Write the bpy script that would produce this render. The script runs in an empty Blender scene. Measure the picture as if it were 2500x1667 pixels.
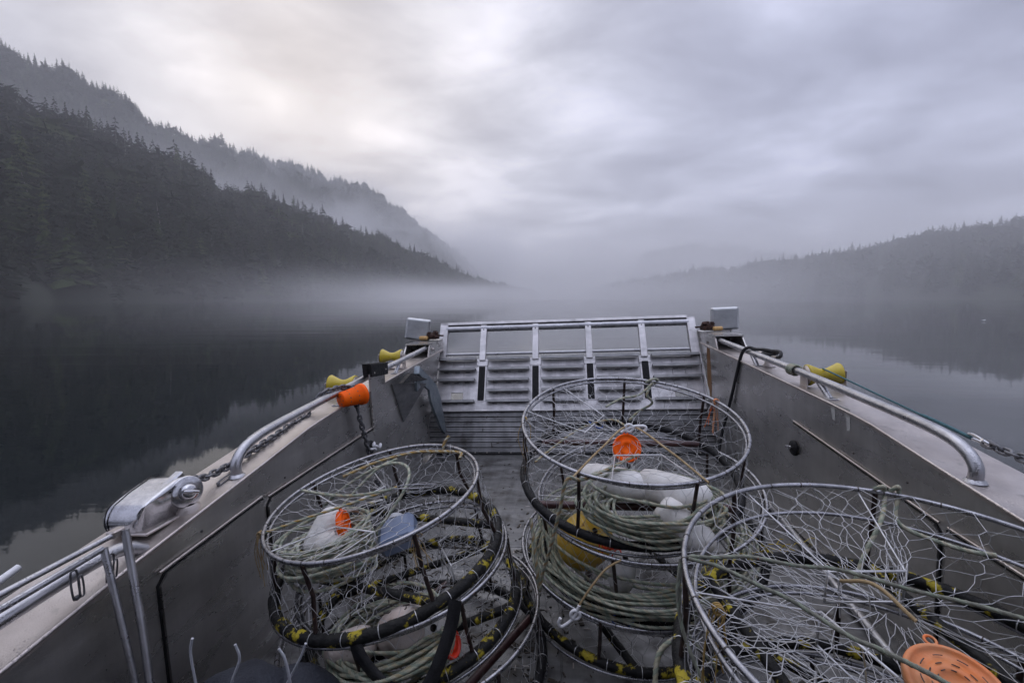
import bpy, bmesh, math, random
import numpy as np
from mathutils import Matrix, Vector
random.seed(7); rng = np.random.default_rng(7)
R_ = math.radians
S = bpy.context.scene
C = S.collection

# ------------------------------------------------------------------ frames
# world: +Y is where the camera heads, z = 0 the water.  The boat sits in its own frame (deck at z 0, bow along +Y).
YAW, ROLL = R_(6.7), 0.04
BM = Matrix.Translation((0, 0, .40)) @ Matrix.Rotation(-YAW, 4, 'Z') @ Matrix.Rotation(-ROLL, 4, 'Y')

# ------------------------------------------------------------------ camera
cam = bpy.data.cameras.new('camera'); cam_o = bpy.data.objects.new('camera', cam); C.objects.link(cam_o)
cam.sensor_width = 36.0; cam.lens = 16.0; cam.clip_start = .02; cam.clip_end = 20000
cam_o.location = BM @ Vector((0, 0, 1.5)); cam_o.rotation_euler = (R_(90) - math.atan(102 / 1045), 0, 0)
S.camera = cam_o
S.view_settings.view_transform = 'Standard'; S.view_settings.look = 'None'
S.view_settings.exposure = -0.04; S.view_settings.gamma = 1.0; S.view_settings.use_curve_mapping = False
S.cycles.use_denoising = True
S.cycles.max_bounces = 8; S.cycles.volume_bounces = 2; S.cycles.diffuse_bounces = 3; S.cycles.glossy_bounces = 4
S.cycles.volume_step_rate = 1.0; S.cycles.volume_max_steps = 256
S.cycles.sample_clamp_indirect = 6.0
S.cycles.caustics_reflective = False; S.cycles.caustics_refractive = False

# ------------------------------------------------------------------ sky and sun
SUN_AZ, SUN_EL = R_(-24), R_(24)          # behind the left mountain, in the cloud
W = bpy.data.worlds.new('World'); S.world = W; W.use_nodes = True
def N(nt, t, **kw):
    n = nt.nodes.new(t)
    for k, v in kw.items():
        if k == 'i':
            for kk, vv in v.items(): n.inputs[kk].default_value = vv
        else: setattr(n, k, v)
    return n
def L(nt, a, b): nt.links.new(a, b)
def math_(nt, op, a, b=None, c=None, clamp=False):
    n = nt.nodes.new('ShaderNodeMath'); n.operation = op; n.use_clamp = clamp
    for i, v in enumerate((a, b, c)):
        if v is None: continue
        if isinstance(v, (int, float)): n.inputs[i].default_value = v
        else: nt.links.new(v, n.inputs[i])
    return n.outputs[0]
def ramp(nt, fac, stops):
    r = nt.nodes.new('ShaderNodeValToRGB'); e = r.color_ramp.elements
    while len(e) < len(stops): e.new(.5)
    for k, (p, c) in enumerate(stops):
        e[k].position = p; e[k].color = c if len(c) == 4 else (*c, 1)
    nt.links.new(fac, r.inputs[0]); return r.outputs[0]
def mixc(nt, fac, a, b, mode='MIX'):
    m = nt.nodes.new('ShaderNodeMix'); m.data_type = 'RGBA'; m.blend_type = mode
    for sock, v in ((0, fac), (6, a), (7, b)):
        if isinstance(v, (int, float)): m.inputs[sock].default_value = v
        elif isinstance(v, tuple): m.inputs[sock].default_value = (*v[:3], 1)
        else: nt.links.new(v, m.inputs[sock])
    return m.outputs[2]
SKY_STRENGTH = 0.10
def build_world():
    nt = W.node_tree; nt.nodes.clear()
    out = N(nt, 'ShaderNodeOutputWorld'); bg = N(nt, 'ShaderNodeBackground', i={'Strength': SKY_STRENGTH})
    sky = N(nt, 'ShaderNodeTexSky', sky_type='NISHITA', sun_disc=False)
    sky.sun_elevation = SUN_EL; sky.sun_rotation = SUN_AZ; sky.air_density = 1.0; sky.dust_density = 3.0
    tc = N(nt, 'ShaderNodeTexCoord')
    sep = N(nt, 'ShaderNodeSeparateXYZ'); L(nt, tc.outputs['Generated'], sep.inputs[0])
    zz = math_(nt, 'MAXIMUM', sep.outputs[2], 0.0)
    den = math_(nt, 'ADD', zz, .16)
    px = math_(nt, 'DIVIDE', sep.outputs[0], den); py = math_(nt, 'DIVIDE', sep.outputs[1], den)
    cx = N(nt, 'ShaderNodeCombineXYZ'); L(nt, px, cx.inputs[0]); L(nt, py, cx.inputs[1])
    # layered stratus, drawn out a little across the fjord
    mp = N(nt, 'ShaderNodeMapping', i={'Scale': (.75, .9, 1), 'Rotation': (0, 0, .6), 'Location': (3.1, .4, 0)}); L(nt, cx.outputs[0], mp.inputs[0])
    n1 = N(nt, 'ShaderNodeTexNoise', i={'Scale': 2.0, 'Detail': 8, 'Roughness': .50, 'Distortion': .25}); L(nt, mp.outputs[0], n1.inputs['Vector'])
    n2 = N(nt, 'ShaderNodeTexNoise', i={'Scale': .42, 'Detail': 3, 'Roughness': .5}); L(nt, mp.outputs[0], n2.inputs['Vector'])
    cl = math_(nt, 'ADD', math_(nt, 'MULTIPLY', n1.outputs[0], .7), math_(nt, 'MULTIPLY', n2.outputs[0], .3))
    # thinner cloud where the sun stands behind it
    sd = (math.sin(SUN_AZ) * math.cos(SUN_EL), math.cos(SUN_AZ) * math.cos(SUN_EL), math.sin(SUN_EL))
    dt = N(nt, 'ShaderNodeVectorMath', operation='DOT_PRODUCT'); dt.inputs[1].default_value = sd
    L(nt, tc.outputs['Generated'], dt.inputs[0])
    glow = math_(nt, 'POWER', math_(nt, 'MAXIMUM', dt.outputs['Value'], 0.0), 7.0)
    dens = ramp(nt, cl, [(.32, (.50, .51, .55)), (.43, (.82, .82, .84)), (.52, (1.16, 1.16, 1.15)), (.62, (1.7, 1.67, 1.63))])
    tint = mixc(nt, glow, (5.1, 5.4, 7.2), (7.9, 7.7, 8.0))
    cloud = mixc(nt, 1.0, tint, dens, 'MULTIPLY')
    # an overcast sky is brightest overhead
    zr = N(nt, 'ShaderNodeMapRange', interpolation_type='SMOOTHSTEP', i={'From Min': .66, 'From Max': .97, 'To Min': 1.0, 'To Max': 2.8}); L(nt, sep.outputs[2], zr.inputs[0])
    zc = N(nt, 'ShaderNodeCombineColor'); [L(nt, math_(nt, 'POWER', zr.outputs[0], (1.0, .99, .92)[q]), zc.inputs[q]) for q in range(3)]
    cloud = mixc(nt, 1.0, cloud, zc.outputs[0], 'MULTIPLY')
    col = mixc(nt, .93, sky.outputs[0], cloud)
    L(nt, col, bg.inputs[0]); L(nt, bg.outputs[0], out.inputs[0])
build_world()
sun = bpy.data.lights.new('sun', 'SUN'); sun.energy = .7; sun.angle = R_(100); sun.color = (1, .95, .88)
sun_o = bpy.data.objects.new('sun', sun); C.objects.link(sun_o)
sdir = Vector((math.sin(SUN_AZ) * math.cos(SUN_EL), math.cos(SUN_AZ) * math.cos(SUN_EL), math.sin(SUN_EL)))
sun_o.rotation_euler = (-sdir).to_track_quat('-Z', 'Y').to_euler(); sun_o.location = (-40, 90, 60)

# ------------------------------------------------------------------ materials
def new_mat(name):
    m = bpy.data.materials.new(name); m.use_nodes = True; nt = m.node_tree
    return m, nt, nt.nodes['Principled BSDF']
def surf(name, c1, c2=None, scale=8, rough=.5, rough2=None, metal=0., bump=0., bscale=80, stretch=(1, 1, 1), lo=.35, hi=.65,
         spots=None, detail=5, spec=None, drops=None, bump2=None, streak=None):
    m, nt, p = new_mat(name)
    tc = N(nt, 'ShaderNodeTexCoord'); mp = N(nt, 'ShaderNodeMapping', i={'Scale': stretch}); L(nt, tc.outputs['Object'], mp.inputs[0])
    nz = N(nt, 'ShaderNodeTexNoise', i={'Scale': scale, 'Detail': detail, 'Roughness': .6}); L(nt, mp.outputs[0], nz.inputs['Vector'])
    f = nz.outputs[0]
    col = ramp(nt, f, [(lo, c1), (hi, c2 or c1)])
    if spots:                                   # (colour, scale, threshold, softness)
        sc, ss, th, so = spots
        n3 = N(nt, 'ShaderNodeTexNoise', i={'Scale': ss, 'Detail': 4, 'Roughness': .65}); L(nt, tc.outputs['Object'], n3.inputs['Vector'])
        k = ramp(nt, n3.outputs[0], [(th, (0, 0, 0)), (th + so, (1, 1, 1))])
        col = mixc(nt, k, col, sc)
    if streak:                                  # runs and scratches: (stretch, amount)
        ms = N(nt, 'ShaderNodeMapping', i={'Scale': streak[0]}); L(nt, tc.outputs['Object'], ms.inputs[0])
        n6 = N(nt, 'ShaderNodeTexNoise', i={'Scale': 1.0, 'Detail': 6, 'Roughness': .7}); L(nt, ms.outputs[0], n6.inputs['Vector'])
        a_ = streak[1]; col = mixc(nt, 1.0, col, ramp(nt, n6.outputs[0], [(.34, (1 - a_,) * 3), (.5, (1, 1, 1)), (.68, (1 + a_,) * 3)]), 'MULTIPLY')
    L(nt, col, p.inputs['Base Color'])
    p.inputs['Metallic'].default_value = metal
    if spec is not None: p.inputs['Specular IOR Level'].default_value = spec
    if rough2 is None: p.inputs['Roughness'].default_value = rough
    else:
        n4 = N(nt, 'ShaderNodeTexNoise', i={'Scale': scale * 1.7, 'Detail': 6}); L(nt, mp.outputs[0], n4.inputs['Vector'])
        mr = N(nt, 'ShaderNodeMapRange', i={'From Min': .35, 'From Max': .65, 'To Min': rough, 'To Max': rough2}); L(nt, n4.outputs[0], mr.inputs[0])
        L(nt, mr.outputs[0], p.inputs['Roughness'])
    nrm = None
    if bump:
        nb = N(nt, 'ShaderNodeTexNoise', i={'Scale': bscale, 'Detail': 4}); L(nt, mp.outputs[0], nb.inputs['Vector'])
        bp = N(nt, 'ShaderNodeBump', i={'Strength': bump, 'Distance': .01}); L(nt, nb.outputs[0], bp.inputs['Height']); nrm = bp.outputs[0]
    if bump2:
        nb = N(nt, 'ShaderNodeTexNoise', i={'Scale': bump2[1], 'Detail': 1}); L(nt, tc.outputs['Object'], nb.inputs['Vector'])
        bp = N(nt, 'ShaderNodeBump', i={'Strength': bump2[0], 'Distance': .02}); L(nt, nb.outputs[0], bp.inputs['Height'])
        if nrm: L(nt, nrm, bp.inputs['Normal'])
        nrm = bp.outputs[0]
    if drops:                                   # beads of water
        v = N(nt, 'ShaderNodeTexVoronoi', i={'Scale': drops[0]}); L(nt, tc.outputs['Object'], v.inputs['Vector'])
        k = ramp(nt, v.outputs['Distance'], [(0, (1, 1, 1)), (drops[1], (0, 0, 0))])
        n5 = N(nt, 'ShaderNodeTexNoise', i={'Scale': 9, 'Detail': 3}); L(nt, tc.outputs['Object'], n5.inputs['Vector'])
        k2 = math_(nt, 'MULTIPLY', k, ramp(nt, n5.outputs[0], [(.42, (0, 0, 0)), (.6, (1, 1, 1))]))
        bp = N(nt, 'ShaderNodeBump', i={'Strength': drops[2], 'Distance': .004}); L(nt, k2, bp.inputs['Height'])
        if nrm: L(nt, nrm, bp.inputs['Normal'])
        nrm = bp.outputs[0]
    if nrm: L(nt, nrm, p.inputs['Normal'])
    return m
M = {}
M['wall'] = surf('wall aluminium', (.42, .405, .385), (.54, .525, .505), 2.2, .22, .40, .85, .10, 130, (1, 1, 3), spots=((.14, .135, .13), 34, .68, .05), bump2=(.03, 2.2), drops=(140, .22, .25), streak=((3, 9, 1.4), .10))
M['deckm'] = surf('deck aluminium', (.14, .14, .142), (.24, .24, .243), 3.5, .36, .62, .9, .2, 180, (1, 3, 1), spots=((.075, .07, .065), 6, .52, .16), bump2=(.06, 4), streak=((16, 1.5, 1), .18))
M['gun'] = surf('gunwale aluminium', (.44, .395, .37), (.60, .55, .52), 5, .30, .5, .9, .15, 260, spots=((.36, .33, .31), 14, .60, .12), drops=(110, .32, .5))
M['gate'] = surf('gate aluminium', (.46, .45, .45), (.62, .60, .60), 7, .34, .55, .9, .15, 200, (1, 1, 2.5), spots=((.30, .29, .28), 30, .64, .1), streak=((14, 2, 2), .14))
M['slat'] = surf('gate slat aluminium', (.20, .20, .205), (.31, .31, .31), 9, .4, .6, .9, .15, 200, (1, 1, 2.5))  # darker copy of the gate metal; dark reflections put into its colour
M['pipe'] = surf('wet pipe aluminium', (.34, .34, .36), (.48, .48, .50), 12, .25, .42, 1., .12, 240, drops=(150, .35, .5))
M['chrome'] = surf('polished casting', (.46, .46, .48), (.58, .58, .60), 20, .10, .2, 1., .05, 120, spots=((.22, .2, .18), 50, .66, .06), drops=(120, .3, .22))
M['galv'] = surf('galvanised steel', (.20, .235, .26), (.33, .37, .40), 14, .45, .6, .8, .2, 120)
M['chain'] = surf('grey chain', (.12, .12, .13), (.22, .22, .23), 40, .42, .6, .8, .3, 200)
M['ring'] = surf('stainless ring', (.22, .22, .235), (.38, .38, .40), 30, .2, .4, 1., .15, 300, spots=((.20, .13, .08), 22, .66, .08))
M['wire'] = surf('stainless mesh', (.48, .48, .49), (.64, .64, .65), 30, .32, None, .55)
M['tie'] = surf('dark tie wire', (.05, .05, .05), (.12, .1, .09), 60, .5, None, .5)
M['rubber'] = surf('black rubber wrap', (.006, .006, .007), (.013, .013, .014), 30, .45, .65, 0., .5, 60, spec=.2)
M['lichen'] = surf('worn yellow and black rubber', (.007, .007, .008), (.016, .016, .015), 30, .45, .7, 0., .5, 70, spec=.2, spots=((.40, .32, .03), 17, .555, .06))
M['upright'] = surf('painted rod', (.018, .011, .010), (.05, .03, .026), 40, .35, None, .2, .2, 90, spots=((.20, .11, .05), 40, .66, .05))
M['maroon'] = surf('maroon weight bar', (.035, .014, .014), (.07, .028, .026), 20, .3, None, .1, .3, 60)
M['buoy'] = surf('white foam float', (.60, .57, .53), (.80, .79, .77), 9, .5, None, 0, .2, 120, spots=((.38, .27, .18), 16, .66, .1))
M['buoyp'] = surf('stained pink white float', (.52, .42, .37), (.70, .63, .58), 8, .5, None, 0, .2, 120, spots=((.25, .14, .08), 24, .62, .1))
M['yellow'] = surf('weathered yellow float', (.80, .48, .04), (.86, .62, .15), 9, .5, None, 0, .2, 100, spots=((.35, .12, .02), 20, .63, .08))
M['orange'] = surf('fluorescent orange plastic', (1.0, .115, .004), (1.0, .155, .008), 12, .5, None, 0, .05, 80, spec=.15, spots=((.80, .10, .02), 30, .66, .08))
M['orangeworn'] = surf('scuffed orange lid', (.78, .20, .04), (.52, .30, .16), 5, .45, None, 0, .1, 60, spots=((.85, .16, .01), 9, .6, .08))
M['red'] = surf('red plastic', (.75, .03, .01), (.85, .06, .02), 12, .4)
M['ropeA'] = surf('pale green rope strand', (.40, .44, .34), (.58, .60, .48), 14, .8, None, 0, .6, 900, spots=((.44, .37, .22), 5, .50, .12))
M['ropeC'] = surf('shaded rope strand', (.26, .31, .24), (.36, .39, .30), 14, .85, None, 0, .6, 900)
M['ropeB'] = surf('tan rope strand', (.46, .43, .30), (.60, .57, .45), 16, .8, None, 0, .6, 900, spots=((.28, .36, .28), 9, .54, .12))
M['tan'] = surf('tan cord', (.30, .20, .09), (.45, .34, .19), 30, .75, None, 0, .4, 500)
M['gold'] = surf('golden rope', (.34, .21, .05), (.48, .34, .13), 30, .75, None, 0, .4, 500)
M['white'] = surf('white plastic', (.72, .72, .74), (.8, .8, .82), 20, .4)
M['grey'] = surf('grey plastic tie', (.38, .39, .43), (.5, .51, .55), 20, .4)
M['black'] = surf('black webbing', (.008, .008, .010), (.018, .018, .02), 40, .55, None, 0, .4, 220)
M['hose'] = surf('black line', (.006, .006, .008), (.016, .016, .018), 60, .6, None, 0, .5, 300)
M['teal'] = surf('teal cord', (.03, .10, .12), (.06, .16, .18), 60, .7, None, 0, .5, 300)
M['blue'] = surf('blue plastic tie', (.01, .08, .40), (.02, .12, .55), 30, .35)
M['urethane'] = surf('yellow urethane roller', (.42, .31, .012), (.52, .40, .03), 12, .25, None, 0, .05, 60, spots=((.25, .17, .03), 22, .62, .1))
M['rust'] = surf('rusted iron', (.022, .011, .009), (.075, .032, .02), 60, .8, None, .1, 1., 120)
M['wood'] = surf('varnished wooden grip', (.52, .30, .10), (.66, .42, .17), 25, .45, None, 0, .2, 90, (1, 5, 1))
M['light'] = surf('lamp housing aluminium', (.40, .41, .42), (.58, .59, .60), 8, .3, .5, .9, .1, 150, drops=(170, .3, .5))
M['frost'] = surf('frosted back plate', (.33, .34, .35), (.50, .51, .52), 5, .4, .6, .7, .1, 100)
M['jar'] = surf('translucent bait jar', (.13, .17, .27), (.20, .25, .36), 12, .35, None, 0, .2, 40)
M['cloth'] = surf('dark navy canvas', (.010, .012, .02), (.026, .03, .042), 12, .75, None, 0, .6, 140)
M['bluebag'] = surf('blue tarp', (.01, .10, .32), (.02, .16, .45), 9, .5, None, 0, .5, 30)
M['glass'] = surf('dark cabin glass', (.02, .025, .03), (.03, .035, .04), 3, .06, None, 0)
M['debris'] = surf('dark weed scraps', (.02, .017, .012), (.06, .045, .03), 30, .7)
M['stain'] = surf('dried sealant', (.40, .40, .39), (.55, .55, .54), 40, .6, None, .2)
M['bird'] = surf('white plumage', (.62, .62, .62), (.75, .75, .75), 20, .8)
M['birdg'] = surf('grey plumage', (.20, .21, .23), (.28, .29, .31), 20, .8)
M['rust_run'] = surf('rust run', (.16, .075, .025), (.30, .17, .08), 10, .6, None, .3, .1, 100, (1, 1, .2))

# ------------------------------------------------------------------ mesh builder
class MB:
    def __init__(s): s.v = []; s.f = {3: [], 4: []}; s.m = {3: [], 4: []}; s.n = 0; s.s = {3: [], 4: []}
    def raw(s, V, F, mi=0, smooth=True):
        V = np.asarray(V, float).reshape(-1, 3); s.v.append(V)
        if isinstance(F, np.ndarray): groups = {F.shape[1]: F}
        else:
            groups = {}
            for f in F:
                if len(f) > 4:
                    for k in range(1, len(f) - 1): groups.setdefault(3, []).append((f[0], f[k], f[k + 1]))
                else: groups.setdefault(len(f), []).append(tuple(f))
        for k, g in groups.items():
            g = np.asarray(g, dtype=np.int64).reshape(-1, k) + s.n
            s.f[k].append(g); s.m[k].append(np.full(len(g), mi)); s.s[k].append(np.full(len(g), smooth))
        s.n += len(V); return s
    def tube(s, P, r, n=8, closed=False, mi=0, caps=True):
        P = np.asarray(P, float); k = len(P); r = np.broadcast_to(np.asarray(r, float), (k,))
        T = (np.roll(P, -1, 0) - np.roll(P, 1, 0)) if closed else np.gradient(P, axis=0)
        T /= np.linalg.norm(T, axis=1)[:, None] + 1e-12
        U = transport(T, closed); Vv = np.cross(T, U)
        a = np.linspace(0, 2 * np.pi, n, endpoint=False)
        V = P[:, None] + r[:, None, None] * (np.cos(a)[None, :, None] * U[:, None] + np.sin(a)[None, :, None] * Vv[:, None])
        F = grid_faces(k, n, closed)
        V = V.reshape(-1, 3)
        s.raw(V, F, mi)
        if caps and not closed and n > 3:
            s.raw(V[:n], [tuple(range(n))[::-1]], mi, False); s.raw(V[-n:], [tuple(range(n))], mi, False)
        return s
    def rope(s, P, r, pitch=.036, step=.007, mats=(0, 1, 2), closed=False):
        P = resample(P, step); k = len(P); n = 9
        T = np.gradient(P, axis=0); T /= np.linalg.norm(T, axis=1)[:, None] + 1e-12
        U = transport(T, False); Vv = np.cross(T, U)
        d = np.arange(k) * step
        th = np.arange(n) * 2 * np.pi / n
        tw = d * 2 * np.pi / (pitch * 3) * 1.0
        rad = r * (1.0 - .24 * (1 - np.abs(np.cos(1.5 * th))))
        ang = th[None] + tw[:, None]
        V = P[:, None] + rad[None, :, None] * (np.cos(ang)[..., None] * U[:, None] + np.sin(ang)[..., None] * Vv[:, None])
        F = grid_faces(k, n, False).reshape(k - 1, n, 4)
        V = V.reshape(-1, 3); base = s.n
        s.v.append(V); s.n += len(V)
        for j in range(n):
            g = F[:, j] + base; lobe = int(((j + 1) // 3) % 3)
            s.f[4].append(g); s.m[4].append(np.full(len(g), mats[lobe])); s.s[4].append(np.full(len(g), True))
        return s
    def wires(s, A, B, r, kink=0., mi=0):
        A = np.asarray(A, float); B = np.asarray(B, float); k = len(A)
        if k == 0: return s
        Mid = (A + B) / 2 + rng.normal(0, 1, (k, 3)) * kink
        D = B - A; D /= np.linalg.norm(D, axis=1)[:, None] + 1e-9
        ref = np.where(np.abs(D[:, 2:3]) < .9, [[0, 0, 1.]], [[1., 0, 0]])
        U = np.cross(D, ref); U /= np.linalg.norm(U, axis=1)[:, None] + 1e-9; Vv = np.cross(D, U)
        V = np.zeros((k, 3, 3, 3))
        for i, Q in enumerate((A, Mid, B)):
            for j in range(3):
                a = j * 2 * np.pi / 3; V[:, i, j] = Q + r * (math.cos(a) * U + math.sin(a) * Vv)
        F = []
        for i in range(2):
            for j in range(3): F.append([i * 3 + j, i * 3 + (j + 1) % 3, (i + 1) * 3 + (j + 1) % 3, (i + 1) * 3 + j])
        F = (np.array(F)[None] + (np.arange(k) * 9)[:, None, None]).reshape(-1, 4)
        return s.raw(V.reshape(-1, 3), F, mi)
    def box(s, c, d, rot=None, mi=0, bev=0.):
        x, y, z = [q / 2 for q in d]
        b = min(bev, .45 * min(x, y, z) * 2)
        if b <= 0:
            V = np.array([[i, j, k] for i in (-x, x) for j in (-y, y) for k in (-z, z)])
            F = [(0, 1, 3, 2), (4, 6, 7, 5), (0, 4, 5, 1), (2, 3, 7, 6), (0, 2, 6, 4), (1, 5, 7, 3)]
        else:
            V = []; idx = {}
            for sx in (-1, 1):
                for sy in (-1, 1):
                    for sz in (-1, 1):
                        for ax in range(3):
                            q = [sx * (x - b), sy * (y - b), sz * (z - b)]; q[ax] += (sx, sy, sz)[ax] * b
                            idx[(sx, sy, sz, ax)] = len(V); V.append(q)
            F = []
            for ax in range(3):
                o = [a for a in range(3) if a != ax]
                for sg in (-1, 1):
                    loop = []
                    for (p, q) in ((-1, -1), (1, -1), (1, 1), (-1, 1)):
                        t = [0, 0, 0]; t[ax] = sg; t[o[0]] = p; t[o[1]] = q; loop.append(idx[(*t, ax)])
                    flip = (sg > 0) == (ax == 1)
                    F.append(tuple(loop[::-1] if flip else loop))
            for ax in range(3):
                o = [a for a in range(3) if a != ax]
                for p in (-1, 1):
                    for q in (-1, 1):
                        def kk(sg, a):
                            t = [0, 0, 0]; t[ax] = sg; t[o[0]] = p; t[o[1]] = q; return idx[(*t, a)]
                        F.append((kk(-1, o[0]), kk(1, o[0]), kk(1, o[1]), kk(-1, o[1])))
            for sx in (-1, 1):
                for sy in (-1, 1):
                    for sz in (-1, 1): F.append(tuple(idx[(sx, sy, sz, a)] for a in range(3)))
            V = np.array(V)
        if rot is not None: V = V @ np.array(rot).T
        return s.raw(V + np.asarray(c, float), F, mi, False)
    def prism(s, poly, axis, a, b, mi=0, smooth=False):
        # poly: 2-D points in the two other axes (in x,y,z order), extruded from a to b along axis
        P = np.asarray(poly, float); n = len(P); o = [q for q in range(3) if q != axis]
        V = np.zeros((2 * n, 3)); V[:n, o[0]] = P[:, 0]; V[:n, o[1]] = P[:, 1]; V[n:] = V[:n]; V[:n, axis] = a; V[n:, axis] = b
        F = [(i, (i + 1) % n, n + (i + 1) % n, n + i) for i in range(n)]
        s.raw(V, F, mi, smooth)
        for t in ear(P): s.raw(V[list(t)], [(0, 1, 2)], mi, False); s.raw(V[[q + n for q in t]], [(0, 2, 1)], mi, False)
        return s
    def lathe(s, prof, c, axis, n=24, mi=0, ref=None):
        # prof: (radius, along) pairs around axis through c
        ax = np.asarray(axis, float); ax /= np.linalg.norm(ax)
        u = np.cross(ax, [0, 0, 1.] if abs(ax[2]) < .9 else [1., 0, 0]); u /= np.linalg.norm(u); v = np.cross(ax, u)
        a = np.linspace(0, 2 * np.pi, n, endpoint=False); prof = np.asarray(prof, float)
        V = np.asarray(c, float) + prof[:, 1, None, None] * ax + prof[:, 0, None, None] * (np.cos(a)[None, :, None] * u + np.sin(a)[None, :, None] * v)
        return s.raw(V.reshape(-1, 3), grid_faces(len(prof), n, False), mi)
    def ell(s, c, r, n=20, m=12, rot=None, mi=0, noise=0.):
        t = np.linspace(0, np.pi, m); a = np.linspace(0, 2 * np.pi, n, endpoint=False)
        V = np.stack([np.sin(t)[:, None] * np.cos(a), np.sin(t)[:, None] * np.sin(a), np.repeat(np.cos(t)[:, None], n, 1)], 2) * np.asarray(r, float)
        V = V.reshape(-1, 3)
        if noise: V *= 1 + noise * (np.sin(V[:, 0:1] * 40 + 1) * np.cos(V[:, 1:2] * 35) + .5 * np.sin(V[:, 2:3] * 60))
        if rot is not None: V = V @ np.array(rot).T
        return s.raw(V + np.asarray(c, float), grid_faces(m, n, False), mi)
    def build(s, name, mats, parent=None, base=None, world=False):
        V = np.concatenate(s.v)
        if base is not None: V = V - np.asarray(base, float)
        me = bpy.data.meshes.new(name)
        loops, starts, mi, sm, tot = [], [], [], [], 0
        for k in (3, 4):
            if not s.f[k]: continue
            f = np.concatenate(s.f[k]); loops.append(f.ravel()); starts.append(tot + np.arange(len(f)) * k); tot += f.size
            mi.append(np.concatenate(s.m[k])); sm.append(np.concatenate(s.s[k]))
        loops = np.concatenate(loops); starts = np.concatenate(starts)
        me.vertices.add(len(V)); me.vertices.foreach_set('co', V.ravel())
        me.loops.add(len(loops)); me.loops.foreach_set('vertex_index', loops.astype(np.int32))
        me.polygons.add(len(starts)); me.polygons.foreach_set('loop_start', starts.astype(np.int32))
        for q in (mats if isinstance(mats, (list, tuple)) else [mats]): me.materials.append(q)
        me.polygons.foreach_set('material_index', np.concatenate(mi).astype(np.int32))
        me.update(calc_edges=True); me.validate()
        me.polygons.foreach_set('use_smooth', np.concatenate(sm))
        o = bpy.data.objects.new(name, me); C.objects.link(o)
        if parent is not None: o.parent = parent
        elif not world: o.matrix_world = BM @ Matrix.Translation(base if base is not None else (0, 0, 0))
        elif base is not None: o.location = base
        return o
def grid_faces(k, n, closed):
    i = np.arange(k if closed else k - 1)[:, None]; j = np.arange(n)[None]; i2 = (i + 1) % k; j2 = (j + 1) % n
    return np.stack([i * n + j + 0 * j2, i * n + j2, i2 * n + j2, i2 * n + j], 2).reshape(-1, 4)
def transport(T, closed):
    k = len(T); U = np.zeros_like(T)
    u = np.cross(T[0], [0, 0, 1.]); u = u if np.linalg.norm(u) > .1 else np.cross(T[0], [1., 0, 0])
    u /= np.linalg.norm(u)
    for i in range(k):
        u = u - T[i] * (u @ T[i]); u /= np.linalg.norm(u) + 1e-12; U[i] = u
    return U
def resample(P, step):
    P = np.asarray(P, float); d = np.r_[0, np.cumsum(np.linalg.norm(np.diff(P, axis=0), axis=1))]
    q = np.arange(0, d[-1], step); return np.stack([np.interp(q, d, P[:, i]) for i in range(3)], 1)
def spline(P, m=10):
    P = [np.asarray(p, float) for p in P]; P = [2 * P[0] - P[1]] + P + [2 * P[-1] - P[-2]]; o = []
    for i in range(1, len(P) - 2):
        p0, p1, p2, p3 = P[i - 1:i + 3]
        for t in np.linspace(0, 1, m, endpoint=False):
            o.append(.5 * (2 * p1 + (p2 - p0) * t + (2 * p0 - 5 * p1 + 4 * p2 - p3) * t * t + (3 * p1 - p0 - 3 * p2 + p3) * t ** 3))
    o.append(P[-2]); return np.array(o)
def ear(P):
    P = [tuple(p) for p in P]; n = len(P); ar = sum(P[i][0] * P[(i + 1) % n][1] - P[(i + 1) % n][0] * P[i][1] for i in range(n))
    ix = list(range(n)) if ar > 0 else list(range(n))[::-1]; out = []
    cr = lambda a, b, c: (b[0] - a[0]) * (c[1] - a[1]) - (b[1] - a[1]) * (c[0] - a[0])
    g = 0
    while len(ix) > 3 and g < 500:
        g += 1
        for i in range(len(ix)):
            a, b, c = ix[i - 1], ix[i], ix[(i + 1) % len(ix)]
            if cr(P[a], P[b], P[c]) <= 1e-12: continue
            if any(q not in (a, b, c) and cr(P[a], P[b], P[q]) >= 0 and cr(P[b], P[c], P[q]) >= 0 and cr(P[c], P[a], P[q]) >= 0 for q in ix): continue
            out.append((a, b, c)); ix.pop(i); break
        else: break
    out.append(tuple(ix[:3])); return out
def tag(o, label, cat, group=None, kind=None):
    if label: o['label'] = label
    if cat: o['category'] = cat
    if group: o['group'] = group
    if kind: o['kind'] = kind
    return o
def thing(name, label, cat, loc, rot=None, group=None, world=False):
    o = bpy.data.objects.new(name, None); C.objects.link(o); o.empty_display_size = .1
    m = Matrix.Translation(loc)
    if rot is not None: m = m @ Matrix(rot).to_4x4()
    o.matrix_world = m if world else BM @ m
    return tag(o, label, cat, group)
def rotm(axis, deg): return np.array(Matrix.Rotation(R_(deg), 3, axis))
def frame(tx, ty):
    n = np.array([tx, ty, 1.]); n /= np.linalg.norm(n); u = np.cross([0, 1., 0], n); u /= np.linalg.norm(u); v = np.cross(n, u)
    return np.stack([u, v, n], 1)

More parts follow.
